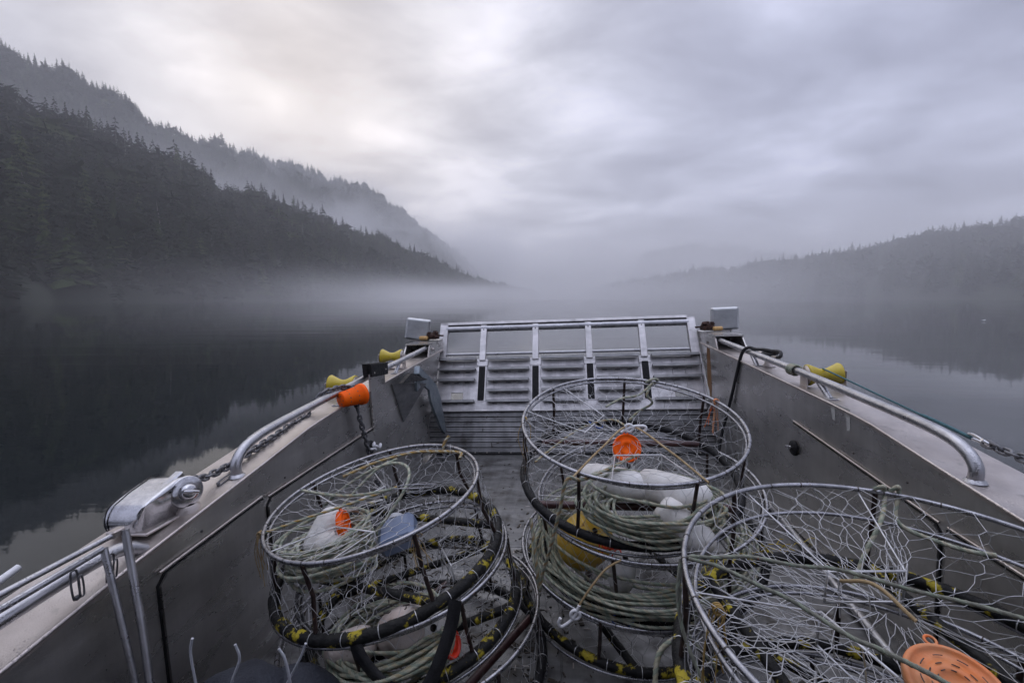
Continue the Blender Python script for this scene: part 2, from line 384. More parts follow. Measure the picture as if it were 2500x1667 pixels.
# ================================================================== WATER, HILLS, FOREST
def water():
    m, nt, p = new_mat('dark fjord water')
    p.inputs['Base Color'].default_value = (.006, .009, .010, 1); p.inputs['Roughness'].default_value = .035; p.inputs['IOR'].default_value = 1.333; p.inputs['Specular IOR Level'].default_value = .30
    tc = N(nt, 'ShaderNodeTexCoord')
    mp = N(nt, 'ShaderNodeMapping', i={'Scale': (.10, .45, 1), 'Rotation': (0, 0, .25)}); L(nt, tc.outputs['Object'], mp.inputs[0])
    n1 = N(nt, 'ShaderNodeTexNoise', i={'Scale': 1.2, 'Detail': 5, 'Roughness': .55, 'Distortion': .4}); L(nt, mp.outputs[0], n1.inputs['Vector'])
    n2 = N(nt, 'ShaderNodeTexNoise', i={'Scale': .05, 'Detail': 3}); L(nt, tc.outputs['Object'], n2.inputs['Vector'])
    k = ramp(nt, n2.outputs[0], [(.42, (.15, .15, .15)), (.62, (1, 1, 1))])
    h = math_(nt, 'MULTIPLY', n1.outputs[0], k)
    b = N(nt, 'ShaderNodeBump', i={'Strength': .22, 'Distance': .09}); L(nt, h, b.inputs['Height']); L(nt, b.outputs[0], p.inputs['Normal'])
    mb = MB(); mb.raw([(-2900, -700, 0), (2900, -700, 0), (2900, 5800, 0), (-2900, 5800, 0)], [(0, 1, 2, 3)], 0, False)
    return tag(mb.build('water', m, world=True), 'still dark fjord water around the boat', 'water', kind='structure')
water()

def interp_rows(rows, s):
    rows = np.asarray(rows, float); x = np.linspace(0, 1, len(rows)); return np.stack([np.interp(s, x, rows[:, i]) for i in range(rows.shape[1])], -1)
def wobble(x, y, a):
    return a * (np.sin(x * .031 + 1.3) * np.cos(y * .027) + .6 * np.sin(x * .083 + y * .061) + .4 * np.cos(y * .13 - x * .05))
class Hill:
    def __init__(s, base, crest, back, bulge, amp): s.b, s.c, s.k, s.g, s.a = base, crest, back, bulge, amp
    def at(s, u, t):                            # t 0 shore .. 1 crest .. 2 behind
        b, c, k = interp_rows(s.b, u), interp_rows(s.c, u), interp_rows(s.k, u); t = np.asarray(t, float)
        t1 = np.clip(t, 0, 1)[:, None]; t2 = np.clip(t - 1, 0, 1)[:, None]
        P = b + (c - b) * t1 + (k - c) * t2
        P[:, 2] += s.g * (c[:, 2] - b[:, 2]) * np.sin(np.pi * t1[:, 0]) * (t2[:, 0] == 0)
        P[:, 2] += wobble(P[:, 0], P[:, 1], s.a) * np.minimum(1, t * 4) * np.clip(c[:, 2] / 60, .1, 1)
        return P
    def mesh(s, name, label, m, nu=70, nt_=26):
        U, T = np.meshgrid(np.linspace(0, 1, nu), np.linspace(-.06, 2, nt_), indexing='ij'); P = s.at(U.ravel(), T.ravel())
        P[T.ravel() < 0, 2] = -6
        i = np.arange(nu - 1)[:, None]; j = np.arange(nt_ - 1)[None]
        F = np.stack([i * nt_ + j, (i + 1) * nt_ + j, (i + 1) * nt_ + j + 1, i * nt_ + j + 1], 2).reshape(-1, 4)
        mb = MB(); mb.raw(P, F, 0, True); return tag(mb.build(name, m, world=True), label, 'hillside', kind='structure')
near_hill = Hill(
    [(-190, 40, 0), (-158, 125, 0), (-150, 200, 0), (-142, 300, 0), (-132, 420, 0), (-120, 540, 0), (-105, 640, 0), (-85, 740, 0), (-50, 860, 0), (10, 1020, 0), (66, 1250, 0)],
    [(-440, 250, 150), (-371, 330, 133), (-355, 380, 124), (-318, 440, 113), (-277, 540, 97), (-236, 640, 84), (-200, 740, 74), (-155, 840, 57), (-90, 980, 26), (-8, 1120, 9), (44, 1290, 1)],
    [(-560, 380, 40), (-520, 440, 30), (-480, 480, 30), (-430, 540, 30), (-390, 640, 20), (-340, 740, 15), (-300, 840, 10), (-250, 940, 5), (-170, 1080, 0), (-60, 1200, -2), (10, 1330, -4)], .10, 4.5)
far_ridge = Hill(
    [(-640, 440, 20), (-560, 560, 20), (-460, 650, 20), (-350, 740, 15), (-280, 860, 5), (-210, 1080, 0), (-165, 1200, 0), (-120, 1350, 0), (-70, 1650, 0), (-40, 1900, 0)],
    [(-840, 520, 350), (-690, 612, 322), (-620, 700, 302), (-579, 800, 276), (-500, 905, 272), (-417, 1010, 262), (-350, 1150, 258), (-290, 1300, 214), (-196, 1690, 152), (-120, 1960, 60)],
    [(-1050, 700, 200), (-900, 800, 200), (-820, 900, 180), (-780, 1000, 150), (-700, 1100, 150), (-620, 1200, 130), (-560, 1350, 120), (-500, 1500, 100), (-380, 1850, 60), (-240, 2060, 10)], .03, 7)
right_hill = Hill(
    [(420, 180, 0), (345, 300, 0), (305, 450, 0), (270, 580, 0), (232, 700, 0), (182, 900, 0), (164, 1010, 0)],
    [(640, 300, 86), (478, 420, 64), (432, 450, 52), (410, 520, 47), (382, 640, 41), (325, 800, 38), (196, 1060, 10)],
    [(800, 420, 20), (620, 520, 15), (580, 560, 12), (560, 640, 10), (520, 760, 8), (430, 920, 5), (220, 1130, -3)], .16, 3)
far_right_hill = Hill(
    [(494, 1729, 0), (546, 1794, 0), (676, 1846, 0), (884, 1846, 0), (1170, 1794, 0), (1950, 1625, 0), (2860, 1430, 0)],
    [(520, 2028, 78), (591.5, 2080, 182), (767, 2106, 231.4), (1040, 2106, 218.4), (1560, 2028, 143), (2340, 1885, 117), (3250, 1690, 104)],
    [(559, 2340, 0), (650, 2405, 52), (845, 2444, 52), (1118, 2444, 52), (1690, 2340, 78), (2470, 2210, 130), (3380, 1950, 130)], .12, 6)
M['soil'] = surf('dark forest floor', (.014, .018, .012), (.03, .034, .022), .05, .95)
near_hill.mesh('near_left_hillside', 'steep near left hillside under dark conifers', M['soil'])
far_ridge.mesh('far_left_ridge', 'high misty ridge behind the near left hillside', M['soil'])
right_hill.mesh('right_hillside', 'low hill on the right shore, dim in fog', M['soil'])
far_right_hill.mesh('far_right_hill', 'faint rounded hill far off right of the gap', M['soil'])

def foliage():
    m, nt, p = new_mat('conifer foliage')
    at = N(nt, 'ShaderNodeAttribute', attribute_name='tint'); oi = N(nt, 'ShaderNodeObjectInfo')
    f = math_(nt, 'FRACT', math_(nt, 'ADD', at.outputs['Fac'], oi.outputs['Random']))
    col = ramp(nt, f, [(0, (.004, .007, .004)), (.45, (.008, .011, .006)), (.8, (.014, .019, .009)), (.93, (.024, .035, .012)), (1, (.05, .065, .02))])
    L(nt, col, p.inputs['Base Color']); p.inputs['Roughness'].default_value = .9; p.inputs['Specular IOR Level'].default_value = .1
    return m
M['leaf'] = foliage()
M['bark'] = surf('grey conifer bark', (.07, .065, .06), (.13, .12, .11), 1.2, .9)
def crown(seed, layers, per, rad, droop, gap=.12):
    """branches as pairs of drooping leaf sprays; unit height"""
    g = np.random.default_rng(seed); V = []; F = []
    for l in range(layers):
        f = (l + .5) / layers; z = .10 + .88 * f
        prof = rad * (1 - f) ** .8 * (.85 + .3 * g.random()) + .008
        k = max(3, int(per * (1 - .5 * f)))
        a0 = g.random() * 6.28
        for b in range(k):
            if g.random() < gap: continue
            a = a0 + b * 2 * np.pi / k + g.normal(0, .25); r = prof * g.uniform(.55, 1.2); w = r * g.uniform(.26, .42); d = r * droop * g.uniform(.5, 1.4)
            ca, sa = math.cos(a), math.sin(a); zz = z + g.normal(0, .012); n = len(V)
            V += [(ca * .004, sa * .004, zz + .022), (ca * r * .55 - sa * w, sa * r * .55 + ca * w, zz - d * .35 - .012), (ca * r, sa * r, zz - d), (ca * r * .55 + sa * w, sa * r * .55 - ca * w, zz - d * .35 - .012), (ca * r * .6, sa * r * .6, zz + .008)]
            F += [(n, n + 1, n + 4), (n, n + 4, n + 3), (n + 1, n + 2, n + 4), (n + 4, n + 2, n + 3)]
    n = len(V); V += [(.006, 0, .93), (-.006, .004, .93), (0, -.006, .93), (0, 0, 1.0)]; F += [(n, n + 1, n + 3), (n + 1, n + 2, n + 3), (n + 2, n, n + 3)]
    return np.array(V), np.array(F)
def broad(seed, n=46):
    g = np.random.default_rng(seed); V, F = [], []
    for _ in range(n):
        d = g.normal(0, 1, 3); d /= np.linalg.norm(d); c = np.array([0, 0, .58]) + d * np.array([.27, .27, .36]) * g.uniform(.55, 1.0); u, v = g.normal(0, .085, (2, 3)); k = len(V); V += [c - u, c + u * .3 + v, c + u, c - v]; F += [(k, k + 1, k + 2), (k, k + 2, k + 3)]
    return np.array(V), np.array(F)
LOW = [crown(10 + k, 11, 8, r, d) for k, (r, d) in enumerate(((.17, .5), (.22, .35), (.15, .7), (.27, .25), (.20, .45), (.24, .4)))] + [broad(77), broad(78)]
HIGH = [crown(40 + k, 17, 10, r, d, gp) for k, (r, d, gp) in enumerate(((.17, .5, .16), (.24, .3, .25), (.14, .65, .2), (.21, .15, .4), (.27, .2, .45)))]
def forest(name, label, P, H, tmpl):
    Vs, Fs, Ts, n = [], [], [], 0
    kind = rng.choice(len(tmpl), len(P), p=[.155] * 6 + [.035] * 2); rot = rng.random(len(P)) * 6.28; tint = rng.random(len(P))
    for k, (V, F) in enumerate(tmpl):
        ix = np.where(kind == k)[0]
        if not len(ix): continue
        c, s_ = np.cos(rot[ix])[:, None], np.sin(rot[ix])[:, None]; h = H[ix][:, None]
        fat = (1.15 + .5 * rng.random(len(ix)))[:, None]
        X = (V[:, 0] * c - V[:, 1] * s_) * h * fat + P[ix, 0:1]; Y = (V[:, 0] * s_ + V[:, 1] * c) * h * fat + P[ix, 1:2]; Z = V[:, 2] * h + P[ix, 2:3]
        Vs.append(np.stack([X, Y, Z], 2).reshape(-1, 3)); Fs.append((F[None] + (np.arange(len(ix)) * len(V))[:, None, None] + n).reshape(-1, 3)); n += len(ix) * len(V)
        Ts.append(np.repeat(tint[ix], len(V)))
    mb = MB(); mb.raw(np.concatenate(Vs), np.concatenate(Fs), 0, False)
    o = mb.build(name, M['leaf'], world=True)
    at = o.data.attributes.new('tint', 'FLOAT', 'POINT'); at.data.foreach_set('value', np.concatenate(Ts).astype(np.float32))
    return tag(o, label, 'forest', kind='stuff')
def scatter(h, n, t0, t1, seed, hmin, hmax):
    g = np.random.default_rng(seed); P = h.at(g.random(n), t0 + (t1 - t0) * g.random(n)); H = hmin + (hmax - hmin) * g.beta(1.6, 1.8, n) * (1 + .3 * (g.random(n) < .08)) + 3 * np.sin(P[:, 0] * .05) * np.cos(P[:, 1] * .043); P[:, 2] -= 1.0
    return P, H
camp = np.array(BM @ Vector((0, 0, 1.5)))
def to_img(P):
    q = P - camp; pt = math.atan(102 / 1045); c, s_ = math.cos(pt), math.sin(pt)
    y = q[:, 1] * c - q[:, 2] * s_; z = q[:, 1] * s_ + q[:, 2] * c
    return 1176 + 1045 * q[:, 0] / y, 784 - 1045 * z / y
def pick_skyline(P, H, binw, lim):
    T = P.copy(); T[:, 2] += H; x, y = to_img(T); best = {}
    for i in range(len(P)):
        if -20 < x[i] < 2372:
            b = int(x[i] // binw)
            if b not in best or y[i] < y[best[b]]: best[b] = i
    ix = sorted(best.values()); return np.array(ix[:lim], int)
# a conifer of each kind as a thing with trunk and crown; every one that can be told apart against the sky is a copy
def make_conifer(k, label, group):
    root = thing('conifer', label, 'tree', (0, 0, 0), group=group, world=True)
    V, F = HIGH[k]; mb = MB(); mb.raw(V * np.array([1.25, 1.25, 1]), F, 0, False); mb.build('crown', M['leaf'], root)
    mb = MB(); mb.tube([(0, 0, -.05), (0, 0, .4), (0, 0, .97)], [.014, .010, .002], 5); mb.build('trunk', M['bark'], root)
    return root
def copy_tree(o):
    c = o.copy(); C.objects.link(c)
    for ch in o.children: d = ch.copy(); C.objects.link(d); d.parent = c
    return c
def plant(P, H, label, group):
    used = {}
    for p, h in zip(P, H):
        k = random.randrange(len(HIGH))
        if k not in used: o = used[k] = make_conifer(k, label, group)
        else: o = copy_tree(used[k])
        o.location = p; o.scale = (h, h, h); o.rotation_euler = (random.gauss(0, .02), random.gauss(0, .02), random.random() * 6.28)
def do_forest():
    P, H = scatter(near_hill, 6800, .0, 1.12, 3, 11, 27)
    front = P[:, 1] < 330
    ix = pick_skyline(P, H, 13, 90); m = np.ones(len(P), bool); m[ix] = False
    plant(P[ix], H[ix] * 1.12, 'dark conifer standing out along the skyline of the near left hillside', 'conifers on the near left skyline')
    forest('near_forest', 'dense dark conifer forest covering the near left hillside', P[m], H[m], LOW)
    P, H = scatter(far_ridge, 6500, .12, 1.12, 4, 15, 24)
    ix = pick_skyline(P, H, 10, 110); m = np.ones(len(P), bool); m[ix] = False
    plant(P[ix], H[ix] * 1.1, 'small grey conifer on the skyline of the high ridge behind', 'conifers on the far ridge skyline')
    forest('far_forest', 'hazy conifer forest on the high ridge behind', P[m], H[m], LOW)
    P, H = scatter(right_hill, 2600, .0, 1.1, 5, 13, 20)
    ix = pick_skyline(P, H, 22, 60); m = np.ones(len(P), bool); m[ix] = False
    plant(P[ix], H[ix] * 1.08, 'fog dimmed conifer on the skyline of the right shore', 'conifers on the right skyline')
    forest('right_forest', 'fog dimmed forest on the right shore', P[m], H[m], LOW)
    P, H = scatter(far_right_hill, 4200, .1, 1.1, 6, 16, 24)
    forest('distant_forest', 'faint forest on the hill far off right of the gap', P, H, LOW)
    o = make_conifer(1, 'tall lone spruce rising above the other trees of the right shore', None); o.location = (385, 655, 34); o.scale = (31, 31, 31)
do_forest()
def snags():
    g = np.random.default_rng(31); P = near_hill.at(g.random(14) * .55 + .1, .1 + .75 * g.random(14)); first = None
    for p in P:
        if first is None:
            mb = MB(); mb.tube([(0, 0, 0), (.004, 0, .5), (0, .006, 1)], [.018, .012, .003], 6)
            for _ in range(9): a = g.random() * 6.28; z = g.uniform(.4, .95); mb.tube([(0, 0, z), (.07 * (1.1 - z) * 2 * math.cos(a), .07 * (1.1 - z) * 2 * math.sin(a), z + .01)], [.004, .001], 4)
            o = first = tag(mb.build('dead_snag', M['bark'], world=True), 'bare pale dead trunk standing among the near left conifers', 'tree', 'dead trunks on the near left hillside')
        else: o = first.copy(); C.objects.link(o)
        h = g.uniform(18, 27); o.location = p; o.scale = (h, h, h); o.rotation_euler = (g.normal(0, .05), g.normal(0, .05), g.random() * 6)
snags()

# ================================================================== HAZE AND MIST
def haze():
    m = bpy.data.materials.new('haze air'); m.use_nodes = True; nt = m.node_tree; nt.nodes.clear()
    out = N(nt, 'ShaderNodeOutputMaterial'); v = N(nt, 'ShaderNodeVolumePrincipled')
    v.inputs['Color'].default_value = (.965, .97, .99, 1); v.inputs['Density'].default_value = HAZE; v.inputs['Anisotropy'].default_value = .25
    L(nt, v.outputs[0], out.inputs['Volume'])
    mb = MB(); mb.box((0, 2600, 194), (6000, 6800, 412)); o = mb.build('haze', m, world=True)
    return tag(o, 'pale even haze filling the fjord', 'haze', kind='stuff')
HAZE = .00045
haze()
def mist(name, label, c, d, dens, scale, seed, soft=(.35, .35, .5), stretch=(1, 1, 1), lo=.40, hi=.62, ztop=True, rot=0., aniso=.25, col=(.95, .95, .98)):
    """a bank of mist: a closed volume whose density frays out towards its edges"""
    m = bpy.data.materials.new(name); m.use_nodes = True; nt = m.node_tree; nt.nodes.clear()
    out = N(nt, 'ShaderNodeOutputMaterial'); v = N(nt, 'ShaderNodeVolumePrincipled')
    v.inputs['Color'].default_value = (*col, 1); v.inputs['Anisotropy'].default_value = aniso
    tc = N(nt, 'ShaderNodeTexCoord'); sp = N(nt, 'ShaderNodeSeparateXYZ'); L(nt, tc.outputs['Object'], sp.inputs[0])
    f = None
    for a in range(3):
        q = math_(nt, 'DIVIDE', sp.outputs[a], d[a] / 2)
        q = math_(nt, 'MULTIPLY', q, 1.0) if (a == 2 and ztop) else math_(nt, 'ABSOLUTE', q)
        mr = N(nt, 'ShaderNodeMapRange', interpolation_type='SMOOTHSTEP', i={'From Min': 1.0 - (2 * soft[a] if a == 2 and ztop else soft[a]), 'From Max': 1.0, 'To Min': 1., 'To Max': 0.})
        L(nt, q, mr.inputs[0]); f = mr.outputs[0] if f is None else math_(nt, 'MULTIPLY', f, mr.outputs[0])
    mp = N(nt, 'ShaderNodeMapping', i={'Scale': stretch, 'Location': (seed, seed * .7, 0)}); L(nt, tc.outputs['Object'], mp.inputs[0])
    nz = N(nt, 'ShaderNodeTexNoise', i={'Scale': scale, 'Detail': 3, 'Roughness': .55}); L(nt, mp.outputs[0], nz.inputs['Vector'])
    k = ramp(nt, nz.outputs[0], [(lo, (0, 0, 0)), (hi, (1, 1, 1))])
    L(nt, math_(nt, 'MULTIPLY', math_(nt, 'MULTIPLY', f, k), dens), v.inputs['Density'])
    L(nt, v.outputs[0], out.inputs['Volume'])
    mb = MB(); mb.box((0, 0, 0), d); o = mb.build(name, m, world=True); o.location = c; o.rotation_euler = (0, 0, rot)
    return tag(o, label, 'mist', kind='stuff')
mist('mist_bank', 'low white mist lying on the water along the left shore', (5, 380, 7.5), (280, 640, 20), .0095, .012, 2.0, (.5, .45, .75), (1, .5, 2), .28, .60)
mist('mist_bank', 'blue grey mist rising between the near left hillside and the ridge behind', (-340, 640, 84), (190, 860, 215), .0105, .011, 5.0, (.4, .3, .45), (1.6, .8, 1.2), .40, .64, rot=R_(-23))
mist('mist_bank', 'cloud swallowing the far end of the left ridge', (-150, 1500, 120), (420, 760, 280), .0040, .005, 9.0, (.45, .45, .4), lo=.30, hi=.62)
mist('mist_bank', 'torn cloud trailing over the crest of the far left ridge', (-440, 1040, 235), (260, 620, 150), .0065, .013, 21.0, (.45, .45, .4), (1.4, .8, 1.5), .44, .66, rot=R_(-40))
mist('mist_bank', 'distant fog filling the head of the fjord', (160, 1900, 115), (1700, 1600, 270), .0024, .003, 17.0, (.3, .4, .6), lo=.20, hi=.55)
mist('mist_bank', 'thick fog in front of the right shore', (270, 520, 45), (460, 900, 120), .0021, .006, 13.0, (.4, .3, .5), lo=.25, hi=.6)

# ================================================================== THE BOAT
YS = [-2.5, .6, .845, 1.15, 1.58, 1.81, 2.2, 2.55, 3.85, 4.8, 5.2]; ZS = [.52, .64, .675, .73, .79, .822, .88, .90, .952, .985, .995]
sheer = lambda y: float(np.interp(y, YS, ZS))
WI = 1.35
outer = lambda y: float(np.interp(y, [-2.5, 1.0, 2.0, 5.2], [1.62, 1.615, 1.59, 1.56]))
boat = thing('landing_boat', 'bare aluminium landing craft with a lowered bow gate and open deck', 'boat', (0, 0, 0))
def boat_hull():
    yy = [-2.4] + list(np.arange(-2, 4.6, .2))
    for sd in (-1, 1):
        fwd = lambda z: 3.98 + .84 * z + .08 * sd         # raked forward edge of the side
        # inner face + outer plating
        mb = MB(); rows = []
        for y in yy + [9]:
            t = []
            for q in np.linspace(0, 1, 5):
                z0 = -.0 + q * (sheer(min(y, fwd(q)))); yv = min(y, fwd(z0)); t.append((sd * WI, yv, q * sheer(yv)))
            rows.append(t)
        V = np.array(rows).reshape(-1, 3); n = 5; k = len(rows); i = np.arange(k - 1)[:, None]; j = np.arange(n - 1)[None]
        F = np.stack([i * n + j, (i + 1) * n + j, (i + 1) * n + j + 1, i * n + j + 1], 2).reshape(-1, 4); mb.raw(V, F, 0, False)
        o2 = V.copy(); o2 = o2.reshape(k, n, 3)
        for a in range(k):
            for b in range(n):
                q = b / 4; z = -.55 + q * (sheer(o2[a, 0, 1]) + .55 - .012); o2[a, b] = (sd * (outer(o2[a, b, 1]) - .16 * (1 - q) ** 1.5), o2[a, -1, 1] - .9 * (1 - q) * (a == k - 1) * 0, z)
        mb.raw(o2.reshape(-1, 3), F, 0, False)
        a = rows[-1]; b = o2[-1]; mb.raw(list(a) + [tuple(q) for q in b], [(q, q + 1, 6 + q, 5 + q) for q in range(4)], 0, False)
        mb.build('side_wall', M['wall'], boat)
        # gunwale cap with a rolled inner edge
        mb = MB(); g = [y for y in np.arange(-2.4, 4.83, .12)]
        A = np.array([(sd * (WI - .004), y, sheer(y) + .002) for y in g]); Bq = np.array([(sd * (outer(y) + .005), y, sheer(y) - .006) for y in g])
        V = np.concatenate([A, Bq, Bq - [0, 0, .05], A - [0, 0, .018]]); k = len(g); F = []
        for q in range(4):
            for i_ in range(k - 1): F.append((q * k + i_, q * k + i_ + 1, ((q + 1) % 4) * k + i_ + 1, ((q + 1) % 4) * k + i_))
        mb.raw(V, F, 0, False); mb.tube(A + [-sd * .002, 0, -.001], .0065, 6); mb.build('gunwale', M['gun'], boat)
    mb = MB(); mb.box((0, 1.0, -.03), (2.7, 6.7, .06))
    for y in (2.62, 1.42): mb.tube([(-1.34, y, .0), (1.34, y, .0)], .004, 5)
    mb.tube([(-.06, -.4, 0), (-.06, 4.2, 0)], .004, 5)
    g = np.random.default_rng(5)                # stamped tread dashes
    for _ in range(70):
        x, y = g.uniform(-.35, .15), g.uniform(1.6, 3.9); mb.box((x, y, .0015), (.005, .03, .003), rotm('Z', g.choice([0, 90])), 1, .001)
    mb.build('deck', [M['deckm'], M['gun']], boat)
    mb = MB(); mb.box((0, .95, -.33), (2.86, 7.0, .5)); mb.build('hull_bottom', M['wall'], boat)
    # cleated strip of rubber at the foot of the bow slope
    mb = MB(); mb.box((0, 4.275, .008), (2.68, .052, .014), mi=0, bev=.003)
    for x in np.arange(-1.28, 1.3, .118): mb.ell((x, 4.272, .016), (.008, .008, .004), 8, 5, mi=1)
    mb.build('seal_strip', [M['rubber'], M['gun']], boat)
    # sloping planked apron from the deck up to the gate hinge
    mb = MB(); n = np.array([0, -.45, .25]) / np.hypot(.45, .25); sdir_ = np.array([0, .25, .45]) / np.hypot(.45, .25); ln = np.hypot(.45, .25)
    rot = np.stack([[1, 0, 0], sdir_, n], 1)
    for k in range(10):
        d0 = ln * (k + .5) / 10; c = np.array([-.03, 4.31, .0]) + sdir_ * d0 - n * .012
        mb.box(c, (2.9, ln / 10 - .005, .026), rot, 0, .004)
        mb.box(c + n * .0145 + sdir_ * .009, (2.9, .004, .004), rot, 0)
    mb.box(np.array([-.03, 4.31, 0]) + sdir_ * ln / 2 - n * .04, (2.9, ln, .02), rot, 1)
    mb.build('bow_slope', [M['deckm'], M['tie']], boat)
    # pipe along the foot of the starboard side
    mb = MB(); mb.tube([(1.372, 3.6, .032), (1.31, 2.6, .03), (1.235, 1.7, .03), (1.19, .9, .03)], .019, 10); mb.build('deck_pipe', M['pipe'], boat)
    # flush lockers in the sides
    def locker(sd, y0, y1, z0a, z0b, latch):
        zb = .05; x = sd * (WI - .006)
        mb = MB(); poly = [(y0, zb), (y1, zb), (y1, z0b - .0), (y1 - .02, z0b + .0), (y0 + .03, z0a), (y0, z0a - .03)]
        mb.prism(poly, 0, sd * (WI + .01), sd * (WI - .012)); d = mb.build('locker_door', M['wall'], boat)
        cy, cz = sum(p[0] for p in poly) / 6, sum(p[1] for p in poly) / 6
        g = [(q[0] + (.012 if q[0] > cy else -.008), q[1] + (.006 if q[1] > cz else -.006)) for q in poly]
        mb = MB(); mb.prism(g, 0, sd * (WI + .02), sd * (WI - .003)); mb.build('seam_shadow', M['rubber'], d)  # black band standing in for the shadow round the door edge
        # bright drip lip above the door
        mb = MB(); mb.tube([(sd * (WI - .009), y0, z0a + .018), (sd * (WI - .006), y1, z0b + .018)], .005, 6); mb.build('drip_lip', M['gun'], d)
        if latch:
            ly, lz = latch
            mb = MB(); mb.lathe([(0, .0), (.046, .0), (.046, .012), (.040, .018), (0, .02)], (sd * (WI - .012), ly, lz), (-sd, 0, 0), 20)
            h = mb.build('latch', M['rubber'], d)
            mb = MB(); mb.box((sd * (WI - .046), ly + .012, lz + .004), (.012, .062, .016), rotm('X', -14), 0, .004); mb.tube([(sd * (WI - .03), ly, lz), (sd * (WI - .05), ly, lz)], .008, 8)
            mb.build('latch_handle', M['chrome'], d)
        return d
    locker(-1, .2, 1.25 - .0, .60, .60, None) if False else None
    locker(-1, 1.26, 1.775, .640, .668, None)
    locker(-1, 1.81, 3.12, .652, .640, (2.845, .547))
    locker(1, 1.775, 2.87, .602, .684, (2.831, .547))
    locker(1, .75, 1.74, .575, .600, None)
    # thin dried sealant mark on the starboard wall
    mb = MB(); mb.prism([(2.505, .905), (2.335, .905), (2.328, .80), (2.352, .795), (2.372, .885), (2.455, .885), (2.452, .815), (2.475, .82)], 0, WI - .0005, WI - .002); mb.build('sealant_mark', M['stain'], boat)
    # rust run below the starboard bow block
    mb = MB(); mb.prism([(4.52, 1.02), (4.60, 1.02), (4.57, .60), (4.50, .55), (4.46, .35), (4.44, .6)], 0, WI - .0005, WI - .002); mb.build('rust_streak', M['rust_run'], boat)
boat_hull()
for sd in (-1, 1):
    for y, z in ((1.45, .70), (1.95, .70), (2.3, .70), (2.7, .695), (3.05, .69), (1.33, .60), (1.4, .50)):
        mb = MB(); mb.lathe([(.0055, 0), (.005, .003), (0, .004)], (sd * WI, y, z), (-sd, 0, 0), 9); mb.build('screw', M['tie'], boat)
def bow_gate():
    g = tag(bpy.data.objects.new('bow_gate', None), None, None); C.objects.link(g); g.parent = boat
    y = lambda z: 4.55 + (z - .45) * .5625
    sl = np.array([0, .5625, 1.]); sl /= np.linalg.norm(sl); nn = np.array([0, -sl[2], sl[1]])
    rot = np.stack([[1, 0, 0], nn, sl], 1)
    P = lambda x, z, o=0.: np.array([x, y(z), z]) + nn * o
    LN = lambda z0, z1: (z1 - z0) * math.hypot(1, .5625)
    def bar(mb, x0, x1, z0, z1, o0, o1, mi=0, bev=.003): mb.box(P((x0 + x1) / 2, (z0 + z1) / 2, (o0 + o1) / 2), (abs(x1 - x0), o1 - o0, LN(z0, z1)), rot, mi, bev)
    # skin panel with two drain openings
    mb = MB(); bar(mb, -1.385, 1.325, .375, .468, -.02, .0)
    bar(mb, -1.385, -1.225, .468, .862, -.018, -.006); bar(mb, -1.225, -1.10, .545, .862, -.018, -.006); bar(mb, -1.10, 1.05, .468, .862, -.018, -.006)
    bar(mb, 1.05, 1.175, .545, .862, -.018, -.006); bar(mb, 1.175, 1.325, .468, .862, -.018, -.006)
    mb.build('skin_panel', M['gate'], g)
    mb = MB(); mb.tube([P(-1.38, .372, .01), P(1.32, .372, .01)], .012, 8); mb.build('hinge_lip', M['gate'], g)
    for x0, x1, xo in ((-1.40, -1.31, -1.33), (1.25, 1.335, 1.27)):
        mb = MB(); bar(mb, x0, x1, .862, 1.25, -.03, .03)
        e = -1 if x0 < 0 else 1; bar(mb, (x0 if e < 0 else x1 - .012), (x0 + .012 if e < 0 else x1), .46, .862, -.0, .055)
        mb.build('stile', M['gate'], g)
    posts = [-.905, -.336, .228, .785]
    for x in posts:
        xt = x + .012 * (1 if x < 0 else -1) * abs(x)
        mb = MB(); bar(mb, x - .033, x + .033, .85, 1.215, -.03, .03); bar(mb, x - .052, x + .052, .46, .868, -.006, .006, bev=.002); bar(mb, x - .06, x + .06, .80, .868, .006, .012, bev=.002)
        mb.ell(P(x, 1.165, .0305), (.007, .007, .007), 8, 6, mi=1)
        mb.build('post', [M['gate'], M['tie']], g)
        mb = MB(); bar(mb, x - .033, x + .033, .47, .80 + random.uniform(-.012, .02), .006, .018, bev=.004); mb.build('rubber_strip', M['rubber'], g)
    mb = MB(); mb.tube([P(-1.33, 1.188), P(1.27, 1.188)], .034, 16); mb.build('top_pipe', M['pipe'], g)
    mb = MB(); bar(mb, -1.40, 1.335, 1.222, 1.25, -.045, .03); mb.build('top_bar', M['gate'], g)
    mb = MB(); mb.tube([P(-1.315, .927, -.01), P(1.255, .927, -.01)], .0155, 12); mb.build('lower_pipe', M['pipe'], g)
    xs = [-1.385] + posts + [1.325]
    for k in range(5):
        a, b = xs[k] + (.062 if k else .012), xs[k + 1] - (.062 if k < 4 else .012)
        for z in ((.862, .764, .660, .463) if k in (0, 4) else (.862, .764, .660, .558, .463)):
            mb = MB(); o1 = .075 if z > .5 else .06
            mb.box(P((a + b) / 2, z, o1 / 2), (b - a, o1, .006), rot, 0, .0015)
            mb.box(P((a + b) / 2, z - .010, o1 - .003), (b - a, .006, .026), rot, 0, .0015)
            if z < .85:
                for q in (.2, .5, .78): mb.box(P(a + (b - a) * q, z - .024, .01), (.05, .008, .012), rot, 0, .002)
            mb.build('slat', M['slat'], g)
    return g
bow_gate()
